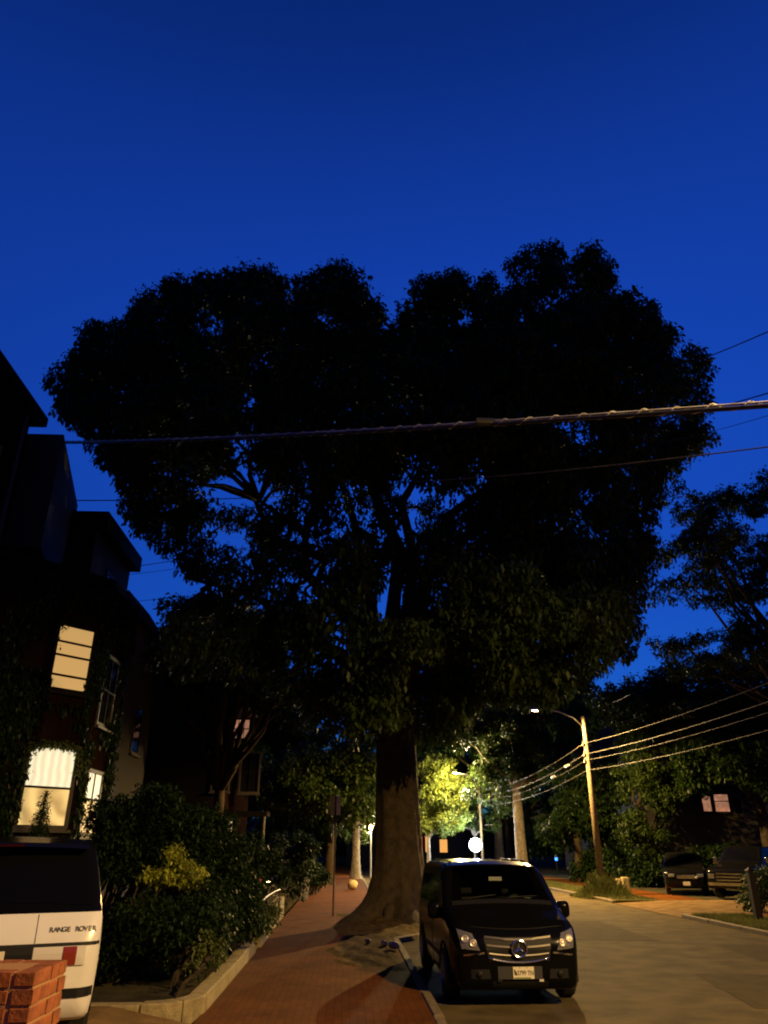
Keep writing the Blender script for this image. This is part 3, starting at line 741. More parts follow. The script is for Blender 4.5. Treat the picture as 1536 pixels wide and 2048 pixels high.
ptree('tree', 'far dark tree at the back of the right yards', 30, 66, [(1330, 1560, 66, 130, 5, .9), (1440, 1560, 66, 130, 5, .9), (1540, 1590, 66, 120, 5, .9), (1250, 1620, 67, 90, 5, .8)],
      5, 0.4, 200, .8, 1.5, 13, 0.55, 113, 'leaf_dark')
ptree('tree', 'far dark tree filling the gap between the left houses and the pavement', -9, 58, [(300, 1440, 56, 110, 4, .8), (400, 1470, 57, 110, 4, .8), (500, 1480, 58, 100, 4, .8), (580, 1470, 58, 90, 4, .9), (350, 1560, 58, 120, 4, .7), (560, 1400, 58, 80, 4, .7)],
      5, 0.4, 240, .7, 1.3, 16, 0.48, 114, 'leaf_dark')
ptree('tree', 'tall dark tree behind the street lamp arm', 13.5, 70, [(1010, 1420, 70, 90, 4, .8), (1110, 1410, 70, 90, 4, .8), (940, 1450, 70, 80, 4, .8), (1190, 1430, 70, 80, 4, .8), (1060, 1500, 71, 110, 4, .8), (880, 1470, 72, 70, 4, .8)],
      6, 0.45, 240, .8, 1.4, 16, 0.5, 115, 'leaf_dark')
ptree('tree', 'dense dark tree directly behind the utility pole', 14.6, 50, [(1150, 1570, 50, 62, 2.5, 1.0), (1210, 1560, 50, 60, 2.5, 1.0), (1180, 1650, 50, 70, 2.5, .9), (1120, 1650, 51, 48, 2, 1.0), (1235, 1660, 50, 50, 2, 1.0)],
      3.0, 0.25, 170, .45, .8, 55, 0.22, 116, 'leaf_dark')
# the woods that close the view far down the street read as one mass
g_ = np.random.default_rng(55); wl_, wr_ = [], []
for k in range(900):
    x = g_.uniform(-150, 150); wl_.append((x, 190 + g_.uniform(-10, 14) - abs(x)*.25, g_.uniform(0.5, 13) * (0.8 + 0.3*math.sin(x*.11) + .2*math.sin(x*.37)))); wr_.append(g_.uniform(2.2, 4.2))
tag(link('distant_woods', leaf_mesh('distant_woods', clump_points(np.array(wl_), np.array(wr_), 1.6, 56), 1.8, 3, seed=57), M['leaf_dark']), 'dark distant woods closing the view at the horizon', 'woods', kind='stuff')
def make_shrub(name, label, base, lobes, n, rmin, rmax, per, leaf, seed, lm, cat='shrub', leaves=4, stems=9, shell=0.5):
    root = empty(name, base, 0, label, cat)
    cs, rs = lobes_clumps(lobes, n, rmin, rmax, seed, shell)
    link('foliage', leaf_mesh('foliage', clump_points(cs, rs, per, seed+1), leaf, leaves, droop=0.35, seed=seed+2), M[lm], root)
    m = MB(); step = max(1, len(cs)//stems)
    for i in range(0, len(cs), step):
        p = limb_path((0.05*math.cos(i), 0.05*math.sin(i), 0), cs[i], 0.12, seed*17+i, 5)
        m.tube(p, [0.025*(1-j/6)+.005 for j in range(6)], 5)
    m.build('stems', M['bark'], root)
    return root
def pshrub(name, label, bx, by, items, *a, bz=0.22, **k):
    b = (bx, by, bz); return make_shrub(name, label, b, plobes(b, items), *a, **k)
pshrub('shrub', 'big dark green shrub filling the bed behind the white car', -4.6, 15.5, [(330, 1650, 15.5, 85, .9, .9), (260, 1690, 15.2, 80, .9, .9), (400, 1690, 15.6, 80, 1, .9), (300, 1610, 16, 60, .8, .7), (220, 1650, 16, 60, .8, .8), (330, 1760, 15, 110, 1, .7)],
       150, .22, .45, 260, 0.09, 201, 'leaf_dark', stems=24)
pshrub('shrub', 'tall dark shrub beside the pavement wall', -3.1, 16.2, [(470, 1740, 16.2, 55, .8, 1.2), (445, 1800, 15.8, 60, .8, 1.0), (490, 1820, 16.4, 40, .7, 1.2), (425, 1735, 16.4, 36, .7, .9)],
       90, .2, .4, 260, 0.085, 202, 'leaf_dark', stems=18)
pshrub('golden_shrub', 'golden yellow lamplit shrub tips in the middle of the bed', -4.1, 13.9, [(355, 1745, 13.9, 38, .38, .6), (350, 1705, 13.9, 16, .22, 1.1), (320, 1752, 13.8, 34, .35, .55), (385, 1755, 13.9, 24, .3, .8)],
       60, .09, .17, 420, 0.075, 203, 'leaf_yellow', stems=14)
pshrub('shrub', 'low dark shrub behind the granite edging', -3.6, 13.2, [(300, 1850, 13.2, 75, .6, .9), (380, 1870, 13.1, 70, .6, .8), (240, 1880, 13.2, 60, .6, .9), (420, 1830, 13.6, 50, .5, 1)],
       90, .18, .34, 260, 0.08, 204, 'leaf_dark', stems=18)
pshrub('shrub', 'small pale leafy plant at the edging near the pavement', -2.5, 12.8, [(412, 1870, 12.8, 16, .2, 1.2), (430, 1890, 12.9, 16, .2, .9), (405, 1905, 12.7, 18, .2, .6)],
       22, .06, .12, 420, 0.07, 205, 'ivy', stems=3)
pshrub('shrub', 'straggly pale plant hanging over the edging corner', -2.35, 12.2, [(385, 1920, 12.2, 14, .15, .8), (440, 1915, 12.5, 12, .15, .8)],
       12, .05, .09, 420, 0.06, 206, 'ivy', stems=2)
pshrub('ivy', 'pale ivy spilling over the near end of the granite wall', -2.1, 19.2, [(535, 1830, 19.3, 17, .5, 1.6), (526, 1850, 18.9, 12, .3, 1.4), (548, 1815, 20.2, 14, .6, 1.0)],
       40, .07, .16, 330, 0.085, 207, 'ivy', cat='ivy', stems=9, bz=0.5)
pshrub('shrub', 'dark hedge shrub behind the parked bicycle', -4.2, 29, [(540, 1720, 30, 40, 1, 1.2), (585, 1745, 31, 36, .9, 1.3), (600, 1700, 32, 34, .9, 1.2), (500, 1740, 29, 40, 1, 1.2)],
       70, .25, .45, 130, 0.14, 208, 'leaf_dark')
pshrub('shrub', 'dark round bush on the far left of the pavement', -2.6, 38, [(627, 1745, 38, 24, .9, 1.5), (610, 1730, 38, 22, .9, 1.5)],
       50, .25, .42, 110, 0.15, 209, 'leaf_dark', bz=.2)
pshrub('shrub', 'grey-green shrub behind the dark post at the right edge', 15.8, 27.5, [(1525, 1765, 27.5, 34, .7, 1.0), (1500, 1800, 27.8, 20, .5, 1.0)],
       34, .2, .35, 130, 0.12, 210, 'leaf', bz=.1)
pshrub('hedge', 'long dark hedge behind the right-hand parked cars', 20, 44, [(1300, 1740, 44, 40, 1, .9), (1360, 1735, 44, 44, 1, .9), (1430, 1735, 44, 44, 1, .9), (1500, 1735, 44, 44, 1, .9), (1240, 1740, 46, 36, 1, .8), (1180, 1735, 50, 34, 1, .8)],
       110, .4, .7, 80, 0.22, 211, 'leaf_dark', cat='hedge', bz=.1)
# small spruce standing in front of the bright window
p = at(78, 1662, 16.6)
spr = empty('spruce', (p.x, p.y, 0.22), 0, 'small dark spruce silhouetted against the bright window', 'spruce')
top = at(82, 1582, 16.6).z - 0.22
MB().tube([(0, 0, 0), (0, 0, top)], [0.05, 0.012], 7).build('trunk', M['bark'], spr)
sp = []
for k in range(2600):
    t = rnd.random()**0.7; z = 0.35 + (top-0.35)*(1-t); a = rnd.randrange(7)*0.9 + int(z*5)*0.5 + rnd.gauss(0, .16); r_ = (0.05 + 0.5*t)*rnd.random()**.6
    sp.append((math.cos(a)*r_, math.sin(a)*r_, z - 0.25*r_))
link('branches', leaf_mesh('branches', sp, 0.075, 3, droop=0.2, width=.3, seed=31), M['leaf_dark'], spr)
# tall grass at the foot of the pole, grass on the verges
def grass(name, label, pts, h, seed, hw=0.02, hs=None):
    g = np.random.default_rng(seed); n = len(pts); pts = np.asarray(pts); a = g.uniform(0, 6.28, n); ln = h*g.uniform(.5, 1.2, n)*(1 if hs is None else np.asarray(hs)); lean = g.uniform(.1, .55, n)
    side = np.stack([-np.sin(a), np.cos(a), 0*a], 1)*hw; tip = np.stack([np.cos(a)*ln*lean, np.sin(a)*ln*lean, ln], 1); midp = tip*np.array([.35, .35, .55])
    co = np.stack([pts-side, pts+side, pts+midp+side*.7, pts+tip, pts+midp-side*.7], 1).reshape(-1, 3)
    me = bpy.data.meshes.new(name); me.from_pydata(co.tolist(), [], [tuple(range(5*i, 5*i+5)) for i in range(n)]); me.update()
    return tag(link(name, me, M['grass']), label, 'grass', kind='stuff')
PX, PY = 11.95, 37.6
gp, gh = [], []
for k in range(4200):
    a = rnd.uniform(0, 6.28); r_ = rnd.random()**.75
    gp.append((PX - .15 + math.cos(a)*r_*1.45, PY - .4 + math.sin(a)*r_*1.7, .05)); gh.append(max(.12, (1 - r_**1.5)*(1 + .35*math.sin(3*a + 4*r_))))
grass('tall_grass', 'tall unmown grass around the utility pole foot', gp, .75, 3, hs=gh)
gp = [(rnd.uniform(11.25, 13.1), rnd.uniform(13.5, 26.5), .108) for _ in range(9000)] + [(rnd.uniform(11.3, 13.1), rnd.uniform(34, 60), .108) for _ in range(5000)]
grass('verge_grass', 'short dry grass on the verge across the road', gp, .10, 4, .012)
# ================================================================== vehicles
def interp(tab, u, k):
    xs = [t[0] for t in tab]
    return float(np.interp(u, xs, [t[k] for t in tab]))
class Body:
    """lofted car body; local y = 0 at the end nearest the camera, x across, z up"""
    def __init__(self, tab, belt, taper, zroof, corner=0.13, n_u=70, crown=0.03, lowtuck=0.05):
        self.tab = tab; us = set(t[0] for t in tab); L0, L1 = tab[0][0], tab[-1][0]
        us |= set(np.linspace(L0, L1, n_u).tolist()); us = sorted(us)
        K = 12; self.v, self.f = [], []
        def wid(W, z):
            if z > belt: g = 1 - taper*(z-belt)/(zroof-belt)
            elif z < 0.5: g = 1 - lowtuck*((0.5-z)/0.3)**1.5
            else: g = 1 + 0.012*math.sin(math.pi*(z-.5)/(belt-.5))
            return W*g
        rows = []
        for u in us:
            zb, zt, W = interp(tab, u, 1), interp(tab, u, 2), interp(tab, u, 3)
            r = min(corner, (zt-zb)*0.4, W*0.4); half = []
            half.append((wid(W, zb)*0.0, zb)); half.append((wid(W, zb)-0.06, zb)); half.append((wid(W, zb)-.015, zb+.02))
            for i in range(K):
                z = zb + .05 + (zt - r - zb - .05)*i/(K-1); half.append((wid(W, z), z))
            wx, wz = half[-1]
            for i in range(1, 7):
                a = math.pi/2*i/6; half.append((wx - r*(1-math.cos(a))*1.25, wz + r*math.sin(a)*(1-0.0)))
            ex = half[-1][0]
            for i in range(1, 7):
                t = i/6; half.append((ex*(1-t), zt + crown*(1-(1-t)**2)*min(1, W)))
            right = half; left = [(-x, z) for x, z in half[1:-1]][::-1]
            rows.append([(x, u, z) for x, z in right + left])
        n = len(rows[0])
        for row in rows: self.v += row
        for i in range(len(rows)-1):
            for k in range(n):
                self.f.append((i*n+k, i*n+(k+1) % n, (i+1)*n+(k+1) % n, (i+1)*n+k))
        self.f.append(tuple(range(n))); self.f.append(tuple((len(rows)-1)*n+k for k in range(n))[::-1])
        self.bvh = BVHTree.FromPolygons([Vector(p) for p in self.v], self.f)
        self.L = L1
    def hit(self, axis, a, b):
        if axis == 'front': o, d = Vector((a, -3, b)), Vector((0, 1, 0))
        elif axis == 'back': o, d = Vector((a, self.L+3, b)), Vector((0, -1, 0))
        elif axis == 'right': o, d = Vector((4, a, b)), Vector((-1, 0, 0))
        elif axis == 'left': o, d = Vector((-4, a, b)), Vector((1, 0, 0))
        else: o, d = Vector((a, b, 5)), Vector((0, 0, -1))
        p, nn, i, t = self.bvh.ray_cast(o, d)
        if p is None: return None, d
        if nn.dot(d) > 0: nn = -nn
        return p, nn
    def patch(self, name, axis, quad, material, parent, off=0.006, nu=8, nv=6, smooth=True, depth=0.02):
        """panel lying on the body: quad of four (a, b) corners counter-clockwise, projected along axis"""
        m = MB(); top, bot = [], []
        q = [Vector(c) for c in quad]
        last = None
        for i in range(nu+1):
            for j in range(nv+1):
                s, t = i/nu, j/nv
                c = (q[0]*(1-s)+q[1]*s)*(1-t) + (q[3]*(1-s)+q[2]*s)*t
                p, nn = self.hit(axis, c.x, c.y)
                if p is None:
                    p = (last[0] if last else Vector((0, 0, 0))); nn = last[1] if last else nn
                last = (p, nn)
                top.append(p + nn*off); bot.append(p + nn*(off-depth))
        N = len(top); m.v = [tuple(x) for x in top + bot]
        idx = lambda i, j: i*(nv+1)+j
        for i in range(nu):
            for j in range(nv):
                m.f.append((idx(i, j), idx(i+1, j), idx(i+1, j+1), idx(i, j+1)))
        ring = [idx(i, 0) for i in range(nu)] + [idx(nu, j) for j in range(nv)] + [idx(i, nv) for i in range(nu, 0, -1)] + [idx(0, j) for j in range(nv, 0, -1)]
        for k in range(len(ring)):
            a, b = ring[k], ring[(k+1) % len(ring)]
            m.f.append((a, b, b+N, a+N))
        return m.build(name, material, parent, smooth=False)
    def strip(self, name, axis, path, w, material, parent, off=0.008, sides=6):
        pts = []
        for a, b in path:
            p, nn = self.hit(axis, a, b)
            if p is not None: pts.append(p + nn*off)
        return MB().tube(pts, w, sides).build(name, material, parent, smooth=True)
    def build(self, material, parent, upper=None, split=0):
        m = MB(); m.v, m.f = self.v, self.f
        o = m.build('body', material, parent, smooth=True)
        if upper:
            o.data.materials.append(upper)
            bb = bmesh.new(); bb.from_mesh(o.data)
            bmesh.ops.bisect_plane(bb, geom=list(bb.verts)+list(bb.edges)+list(bb.faces), plane_co=(0, 0, split), plane_no=(0, 0, 1))
            bb.to_mesh(o.data); bb.free()
            for p in o.data.polygons:
                if p.center.z > split and p.center.y < 3.9: p.material_index = 1
        e = o.modifiers.new('edges', 'EDGE_SPLIT'); e.split_angle = R(40)
        return o
def wheel(parent, x, y, r, w, spokes=10, name='wheel'):
    s = 1 if x > 0 else -1
    wh = MB().lathe_x([(r*.66, -w/2), (r*.93, -w/2), (r, -w*.33), (r, w*.33), (r*.93, w/2), (r*.66, w/2)], 28, (x, y, r)).build(name, M['rubber'], parent, smooth=False)
    m = MB().lathe_x([(r*.67, -.04), (r*.67, .055), (r*.60, .065), (r*.57, .03), (r*.10, .02), (r*.06, .05)], 24, (0, 0, 0))
    for k in range(spokes):
        a = 2*math.pi*k/spokes; c, n = Vector((0.02, math.cos(a), math.sin(a))), Vector((0, -math.sin(a), math.cos(a)))
        m.obox(Vector((.02, 0, 0)) + Vector((0, math.cos(a), math.sin(a)))*r*.08 - n*r*.05, Vector((0, math.cos(a), math.sin(a)))*r*.52, n*r*.1, (.035, 0, 0))
    if s < 0: m.v = [(-a, b, c) for a, b, c in m.v]
    m.v = [(a + x + s*w*.30, b + y, c + r) for a, b, c in m.v]
    m.build('rim', M['alloy'], wh)
    return wh
def text_mesh(s, size, name, extrude=0.002, bold=0.0, spacing=1.0):
    cu = bpy.data.curves.new(name, 'FONT'); cu.body = s; cu.size = size; cu.extrude = extrude; cu.align_x = 'CENTER'; cu.align_y = 'CENTER'; cu.offset = bold; cu.space_character = spacing
    o = bpy.data.objects.new(name, cu); col.objects.link(o)
    dg = bpy.context.evaluated_depsgraph_get(); dg.update()
    me = bpy.data.meshes.new_from_object(o.evaluated_get(dg)); me.name = name
    bpy.data.objects.remove(o); bpy.data.curves.remove(cu)
    return me
STAND = Matrix(((1, 0, 0, 0), (0, 0, -1, 0), (0, 1, 0, 0), (0, 0, 0, 1)))   # text upright, facing -y
# ------------------------------------------------------------------ the black van
van = empty('van', (2.61, 12.5, 0.0), R(0.6), 'black passenger van parked at the kerb facing the camera', 'van')
van.scale = (1.03, 1.0, 1.0)
VT = [(0.0, .36, .76, .62), (.03, .29, .86, .74), (.09, .24, .94, .84), (.2, .215, 1.02, .90), (.42, .21, 1.10, .945), (.80, .21, 1.20, .96), (1.02, .21, 1.275, .965), (1.35, .21, 1.52, .965), (1.66, .21, 1.74, .965), (1.86, .21, 1.83, .965), (2.25, .21, 1.875, .965),
      (4.55, .21, 1.88, .96), (4.85, .23, 1.84, .95), (5.0, .30, 1.66, .93), (5.09, .40, 1.25, .90), (5.13, .5, 1.0, .84)]
vb = Body(VT, 1.08, .14, 1.9, corner=.15)
vbody = vb.build(M['black_paint'], van)
# real opening for the windscreen with a dark cabin behind it
bmv = bmesh.new(); bmv.from_mesh(vbody.data)
bmesh.ops.delete(bmv, geom=[f for f in bmv.faces if 1.12 < f.calc_center_median().y < 1.78 and abs(f.calc_center_median().x) < .64 and f.calc_center_median().z > 1.25], context='FACES')
bmv.to_mesh(vbody.data); bmv.free()
wsh = vb.patch('windscreen', 'top', [(-.80, 1.10), (.80, 1.10), (.66, 1.80), (-.66, 1.80)], M['windscreen'], van, off=.005, nu=12, nv=8, depth=.006)
cab = MB().box(-.82, .82, 1.12, 1.62, .9, 1.24).box(-.85, .85, 3.1, 3.2, .3, 1.7).build('dashboard', M['plastic'], van)
MB().lathe([(.17, -.012), (.19, 0), (.17, .012)], 20).build('steering_wheel', M['plastic'], cab).matrix_local = Matrix.Translation((.38, 1.72, 1.22)) @ Matrix.Rotation(R(65), 4, 'X')
for x in (-.38, .38):
    MB().box(x-.24, x+.24, 2.35, 2.5, .6, 1.32).box(x-.13, x+.13, 2.38, 2.47, 1.34, 1.55).build('seat', M['plastic'], van, bevel=.05)
p, nn = vb.hit('top', 0.04, 1.72)
MB().box(-.07, .15, 1.70, 1.73, 1.60, 1.66).build('rear_view_mirror', M['clear'], wsh)
MB().obox((.44, 1.22, 1.25), (.26, 0, 0), (.0, .16, .10), (0, -.002, .004)).build('dashboard_paper', M['paper'], cab)
for s in (-1, 1):
    ax = 'right' if s > 0 else 'left'
    vb.patch('side_window', ax, [(1.50, 1.20), (2.35, 1.20), (2.35, 1.66), (1.86, 1.66)], M['auto_glass'], van, nu=6, nv=5)
    vb.patch('side_window', ax, [(2.45, 1.20), (3.55, 1.20), (3.55, 1.66), (2.45, 1.66)], M['auto_glass'], van, nu=6, nv=5)
    vb.patch('side_window', ax, [(3.65, 1.20), (4.65, 1.20), (4.55, 1.66), (3.65, 1.66)], M['auto_glass'], van, nu=6, nv=5)
    vb.strip('door_seam', ax, [(2.40, z) for z in np.linspace(.4, 1.7, 10)], .006, M['plastic'], van, off=.001)
    vb.patch('side_moulding', ax, [(1.25, .50), (3.6, .50), (3.6, .56), (1.25, .56)], M['plastic'], van, off=.012, nu=10, nv=2)
    for yy in (2.22, 2.58):
        p, nn = vb.hit(ax, yy, 1.02)
        MB().tube([p+nn*.004+Vector((0, -.09, 0)), p+nn*.035+Vector((0, -.06, 0)), p+nn*.035+Vector((0, .06, 0)), p+nn*.004+Vector((0, .09, 0))], .014, 8).build('door_handle', M['black_paint'], van, smooth=True)
    # mirrors
    mm = MB()
    mx, my, mz = s*1.055, 1.33, 1.18
    for i, (k, w, h) in enumerate([(-.07, .06, .07), (-.045, .10, .11), (0, .115, .13), (.05, .11, .125)]):
        for j in range(14):
            a = 2*math.pi*j/14; sx = abs(math.cos(a))**.6*math.copysign(1, math.cos(a)); sz = abs(math.sin(a))**.6*math.copysign(1, math.sin(a))
            mm.v.append((mx+sx*w, my+k, mz+sz*h))
    for i in range(3):
        for j in range(14): mm.f.append((i*14+j, i*14+(j+1) % 14, (i+1)*14+(j+1) % 14, (i+1)*14+j))
    mm.f += [tuple(range(14)), tuple(42+j for j in range(14))[::-1]]
    mir = mm.build('wing_mirror', M['black_paint'], van, smooth=True)
    MB().obox((s*.93, my-.02, mz-.09), (s*.09, 0, .02), (0, .07, 0), (0, 0, .04)).build('mirror_arm', M['plastic'], mir)
    MB().obox((mx-.07, my-.058, mz-.02), (.14, 0, 0), (0, .012, 0), (0, 0, .03)).build('indicator', M['clear'], mir)
    # headlights
    hl = vb.patch('headlight', 'front', [(s*.56, .735), (s*.815, .76), (s*.86, 1.0), (s*.66, .945)] if s > 0 else [(s*.815, .76), (s*.56, .735), (s*.66, .945), (s*.86, 1.0)], M['lens'], van, off=.012, nu=8, nv=6)
    for (hx, hz, hr) in ((.655, .83, .055), (.765, .88, .055)):
        p, nn = vb.hit('front', s*hx, hz)
        q = nn.to_track_quat('Z', 'Y').to_matrix()
        l = MB().lathe([(hr, 0), (hr*.95, .012), (hr*.7, .014), (hr*.6, .004), (hr*.3, .008), (0.004, .012)], 16); l.v = [tuple(q @ Vector(v) + p + nn*.012) for v in l.v]
        l.build('reflector', M['reflector_bowl'], hl, smooth=True)
    p, nn = vb.hit('front', s*.70, .70)
    vb.patch('headlight_bezel', 'front', [(s*.50, .695), (s*.79, .665), (s*.79, .685), (s*.50, .72)] if s > 0 else [(s*.79, .665), (s*.50, .695), (s*.50, .72), (s*.79, .685)], M['chrome'], hl, off=.014, nu=6, nv=1)
    # fog lamps and lower intakes
    vb.patch('lower_intake', 'front', [(min(s*.42, s*.70), .38), (max(s*.42, s*.70), .38), (max(s*.44, s*.70), .50), (min(s*.44, s*.70), .50)], M['plastic'], van, off=.006, nu=6, nv=3)
    p, nn = vb.hit('front', s*.58, .44)
    MB().lathe([(.042, 0), (.042, .02), (.03, .026), (.004, .028)], 14).build('fog_lamp', M['plastic'], van, smooth=True).matrix_local = Matrix.Translation(p + nn*.004) @ nn.to_track_quat('Z', 'Y').to_matrix().to_4x4()
    for wy in (.96, 4.16):
        wheel(van, s*.875, wy, .345, .225)
        ar = MB(); pts = [(s*.968, wy + math.cos(a)*.42, .345 + math.sin(a)*.42) for a in np.linspace(R(-12), R(192), 18)]
        ar.tube(pts, .022, 6).build('wheel_arch', M['plastic'], van, smooth=True)
# grille: dark opening, three silver bars and the ringed three-pointed star
gr = vb.patch('grille', 'front', [(-.44, .60), (.44, .60), (.50, .90), (-.50, .90)], M['plastic'], van, off=.006, nu=12, nv=6)
for z, hw, t in ((.872, .485, .013), (.775, .465, .012), (.675, .435, .008)):
    pts = []
    for a in np.linspace(-hw, hw, 15):
        p, nn = vb.hit('front', a, z + .03*(abs(a)/hw)**2)
        pts.append(p + nn*.022)
    m = MB()
    for i in range(len(pts)-1):
        a, b = pts[i], pts[i+1]
        m.obox(a + Vector((0, -.004, -t)), b-a, (0, .022, 0), (0, .006, 2*t))
    m.build('grille_bar', M['grille_silver'], gr)
pts = []
for a in np.linspace(-.44, .44, 15):
    p, nn = vb.hit('front', a, .585 + .06*(abs(a)/.44)**2.2)
    pts.append(p+nn*.014)
MB().tube(pts, .017, 6).build('chrome_lip', M['chrome'], gr, smooth=True)
p, nn = vb.hit('front', 0, .76)
em = empty_c = Vector((0, p.y-.05, .765))
ring = MB(); RR_ = .108
ring.tube([(math.cos(a)*RR_, 0, math.sin(a)*RR_) for a in np.linspace(0, 2*math.pi, 33)], .014, 8, cap=False)
for k in range(3):
    a = math.pi/2 + 2*math.pi*k/3; d = Vector((math.cos(a), 0, math.sin(a))); n_ = Vector((-math.sin(a), 0, math.cos(a)))
    ring.add([d*RR_, n_*.026+d*-.012, Vector((0, -.022, 0)), -n_*.026+d*-.012, Vector((0, .006, 0))], [(0, 1, 2), (0, 2, 3), (0, 3, 4), (0, 4, 1)])
star = ring.build('star_emblem', M['chrome'], gr); star.location = em
MB().lathe([(.10, 0), (.10, .02)], 24).build('emblem_backing', M['plastic'], gr).matrix_local = Matrix.Translation(em + Vector((0, .03, 0))) @ Matrix.Rotation(R(90), 4, 'X')
# number plate
p, nn = vb.hit('front', .0, .455)
vb.patch('plate_holder', 'front', [(-.32, .375), (.32, .375), (.32, .535), (-.32, .535)], M['grey_plastic'], van, off=.012, nu=8, nv=3)
PYF = min(vb.hit('front', .12, z)[0].y for z in (.40, .46, .52)) - .016
plate = MB().box(-.152, .152, -.006, 0, -.076, .076).build('number_plate', M['plate'], van, bevel=.003)
plate.location = (.045, PYF-.004, .455)
link('plate_number', text_mesh('3799 TN', .085, 'plate_number', .001, .0012), M['plate_ink'], plate).matrix_local = Matrix.Translation((.025, -.0075, -.004)) @ STAND @ Matrix.Diagonal((.78, 1, 1, 1))
MB().box(-.14, .10, -.0085, -.0065, -.070, -.056).build('plate_green_edge', M['plate_green'], plate)
bd = MB(); bd.prism([(-.138, .035), (-.128, .05), (-.112, .022), (-.092, -.006), (-.102, -.03), (-.126, -.03), (-.134, .0)], .0066, .0085)
bd.v = [(x, -z, y) for x, y, z in bd.v]; bd.build('plate_emblem', M['plate_ink'], plate)
for x in (-.055, .055): MB().lathe([(.006, 0), (.006, .004)], 10).build('plate_screw', M['plate_ink'], plate).matrix_local = Matrix.Translation((x, -.0062, .066)) @ Matrix.Rotation(R(90), 4, 'X')
vb.patch('lower_grille', 'front', [(-.40, .275), (.40, .275), (.40, .345), (-.40, .345)], M['plastic'], van, off=.006, nu=8, nv=2)
for s in (-1, 1):
    p, nn = vb.hit('front', s*.30, .36)
    MB().box(p.x-.03, p.x+.03, p.y-.02, p.y+.01, .345, .372).build('parking_sensor', M['clear' if s > 0 else 'plastic'], van)
vb.strip('bonnet_seam', 'top', [(x, .14 + .10*(x/.75)**2) for x in np.linspace(-.72, .72, 17)], .006, M['plastic'], van, off=.0)
vb.patch('wiper_cowl', 'top', [(-.80, 1.0), (.80, 1.0), (.80, 1.085), (-.80, 1.085)], M['plastic'], van, off=.006, nu=10, nv=1)
for x0 in (-.62, .05):
    vb.strip('wiper', 'top', [(x0 + .55*t, 1.09 + .06*t) for t in np.linspace(0, 1, 6)], .009, M['plastic'], van, off=.016)
for s in (-1, 1):
    vb.strip('roof_rail', 'top', [(s*.66, y) for y in np.linspace(2.1, 4.6, 8)], .016, M['black_paint'], van, off=.03)
# ------------------------------------------------------------------ the white car in the driveway (its tail towards us)
suv = empty('suv', (-3.25, 7.90, .37), R(21), 'white luxury SUV with black rear window backed behind the brick pillar', 'car')
ST = [(0.0, .46, .86, .84), (.03, .38, .98, .90), (.08, .33, 1.08, .95), (.16, .30, 1.20, .985), (.30, .28, 1.42, 1.0), (.46, .27, 1.66, 1.005), (.60, .27, 1.80, 1.005), (.80, .27, 1.835, 1.005), (2.9, .27, 1.84, 1.005), (3.3, .27, 1.66, 1.0), (3.75, .27, 1.30, 1.0), (3.9, .27, 1.17, 1.0), (4.7, .28, 1.06, .96), (4.9, .34, .96, .88), (4.98, .45, .8, .74)]
sb = Body(ST, 1.12, .16, 1.84, corner=.12)
sb.build(M['white_paint'], suv, M['black_paint'], 1.19)
sb.patch('rear_window', 'top', [(-.86, .19), (.86, .19), (.74, .58), (-.74, .58)], M['auto_glass'], suv, off=.007, nu=12, nv=8)
sb.patch('roof_panel', 'top', [(-.74, .62), (.74, .62), (.74, 3.0), (-.74, 3.0)], M['black_paint'], suv, off=.006, nu=10, nv=8)
spo = MB()
prof = [(.34, 1.775), (.40, 1.815), (.70, 1.865), (.85, 1.86), (.60, 1.79)]
for k, x in enumerate(np.linspace(-.78, .78, 9)):
    dd = .05*(abs(x)/.78)**2
    spo.v += [(x, y + dd, z - dd*.5) for y, z in prof]
for k in range(8):
    for j in range(5): spo.f.append((k*5+j, k*5+(j+1) % 5, (k+1)*5+(j+1) % 5, (k+1)*5+j))
spo.f += [tuple(range(5)), tuple(40+j for j in range(5))[::-1]]
sp_o = spo.build('roof_spoiler', M['dark_paint'], suv)
MB().box(-.16, .16, .325, .345, 1.775, 1.795).build('brake_light', M['brake_glass'], sp_o)
for s in (-1, 1):
    ax = 'right' if s > 0 else 'left'
    sb.patch('side_window', ax, [(.55, 1.20), (3.55, 1.20), (3.10, 1.66), (.80, 1.66)], M['auto_glass'], suv, nu=12, nv=5)
    q = lambda a, b, z0, z1: [(min(s*a, s*b), z0), (max(s*a, s*b), z0), (max(s*a, s*b), z1), (min(s*a, s*b), z1)]
    tl = sb.patch('tail_light', 'front', q(.40, .86, .76, .915), M['clear'], suv, off=.014, nu=24, nv=6)
    sb.patch('red_lamp', 'front', q(.66, .78, .765, .91), M['red_lens'], tl, off=.019, nu=8, nv=6)
    for wy in (1.0, 3.9):
        wheel(suv, s*.90, wy, .38, .26)
        MB().tube([(s*1.008, wy + math.cos(a)*.45, .38 + math.sin(a)*.45) for a in np.linspace(R(-10), R(190), 18)], .02, 6).build('wheel_arch', M['plastic'], suv, smooth=True)
    MB().lathe([(.05, 0), (.05, .05), (.04, .052), (.04, .01)], 14).build('exhaust', M['chrome'], suv).matrix_local = Matrix.Translation((s*.62, .10, .44)) @ Matrix.Rotation(R(90), 4, 'X')
sb.patch('plate_recess', 'front', [(-.395, .75), (.395, .75), (.395, .92), (-.395, .92)], M['plastic'], suv, off=.008, nu=8, nv=3)
MB().box(-.16, .16, sb.hit('front', 0, .86)[0].y-.022, sb.hit('front', 0, .86)[0].y-.010, .77, .90).build('number_plate', M['plate'], suv)
sb.patch('tailgate_gap', 'front', [(-.975, .918), (.975, .918), (.975, .945), (-.975, .945)], M['plastic'], suv, off=.010, nu=60, nv=2)
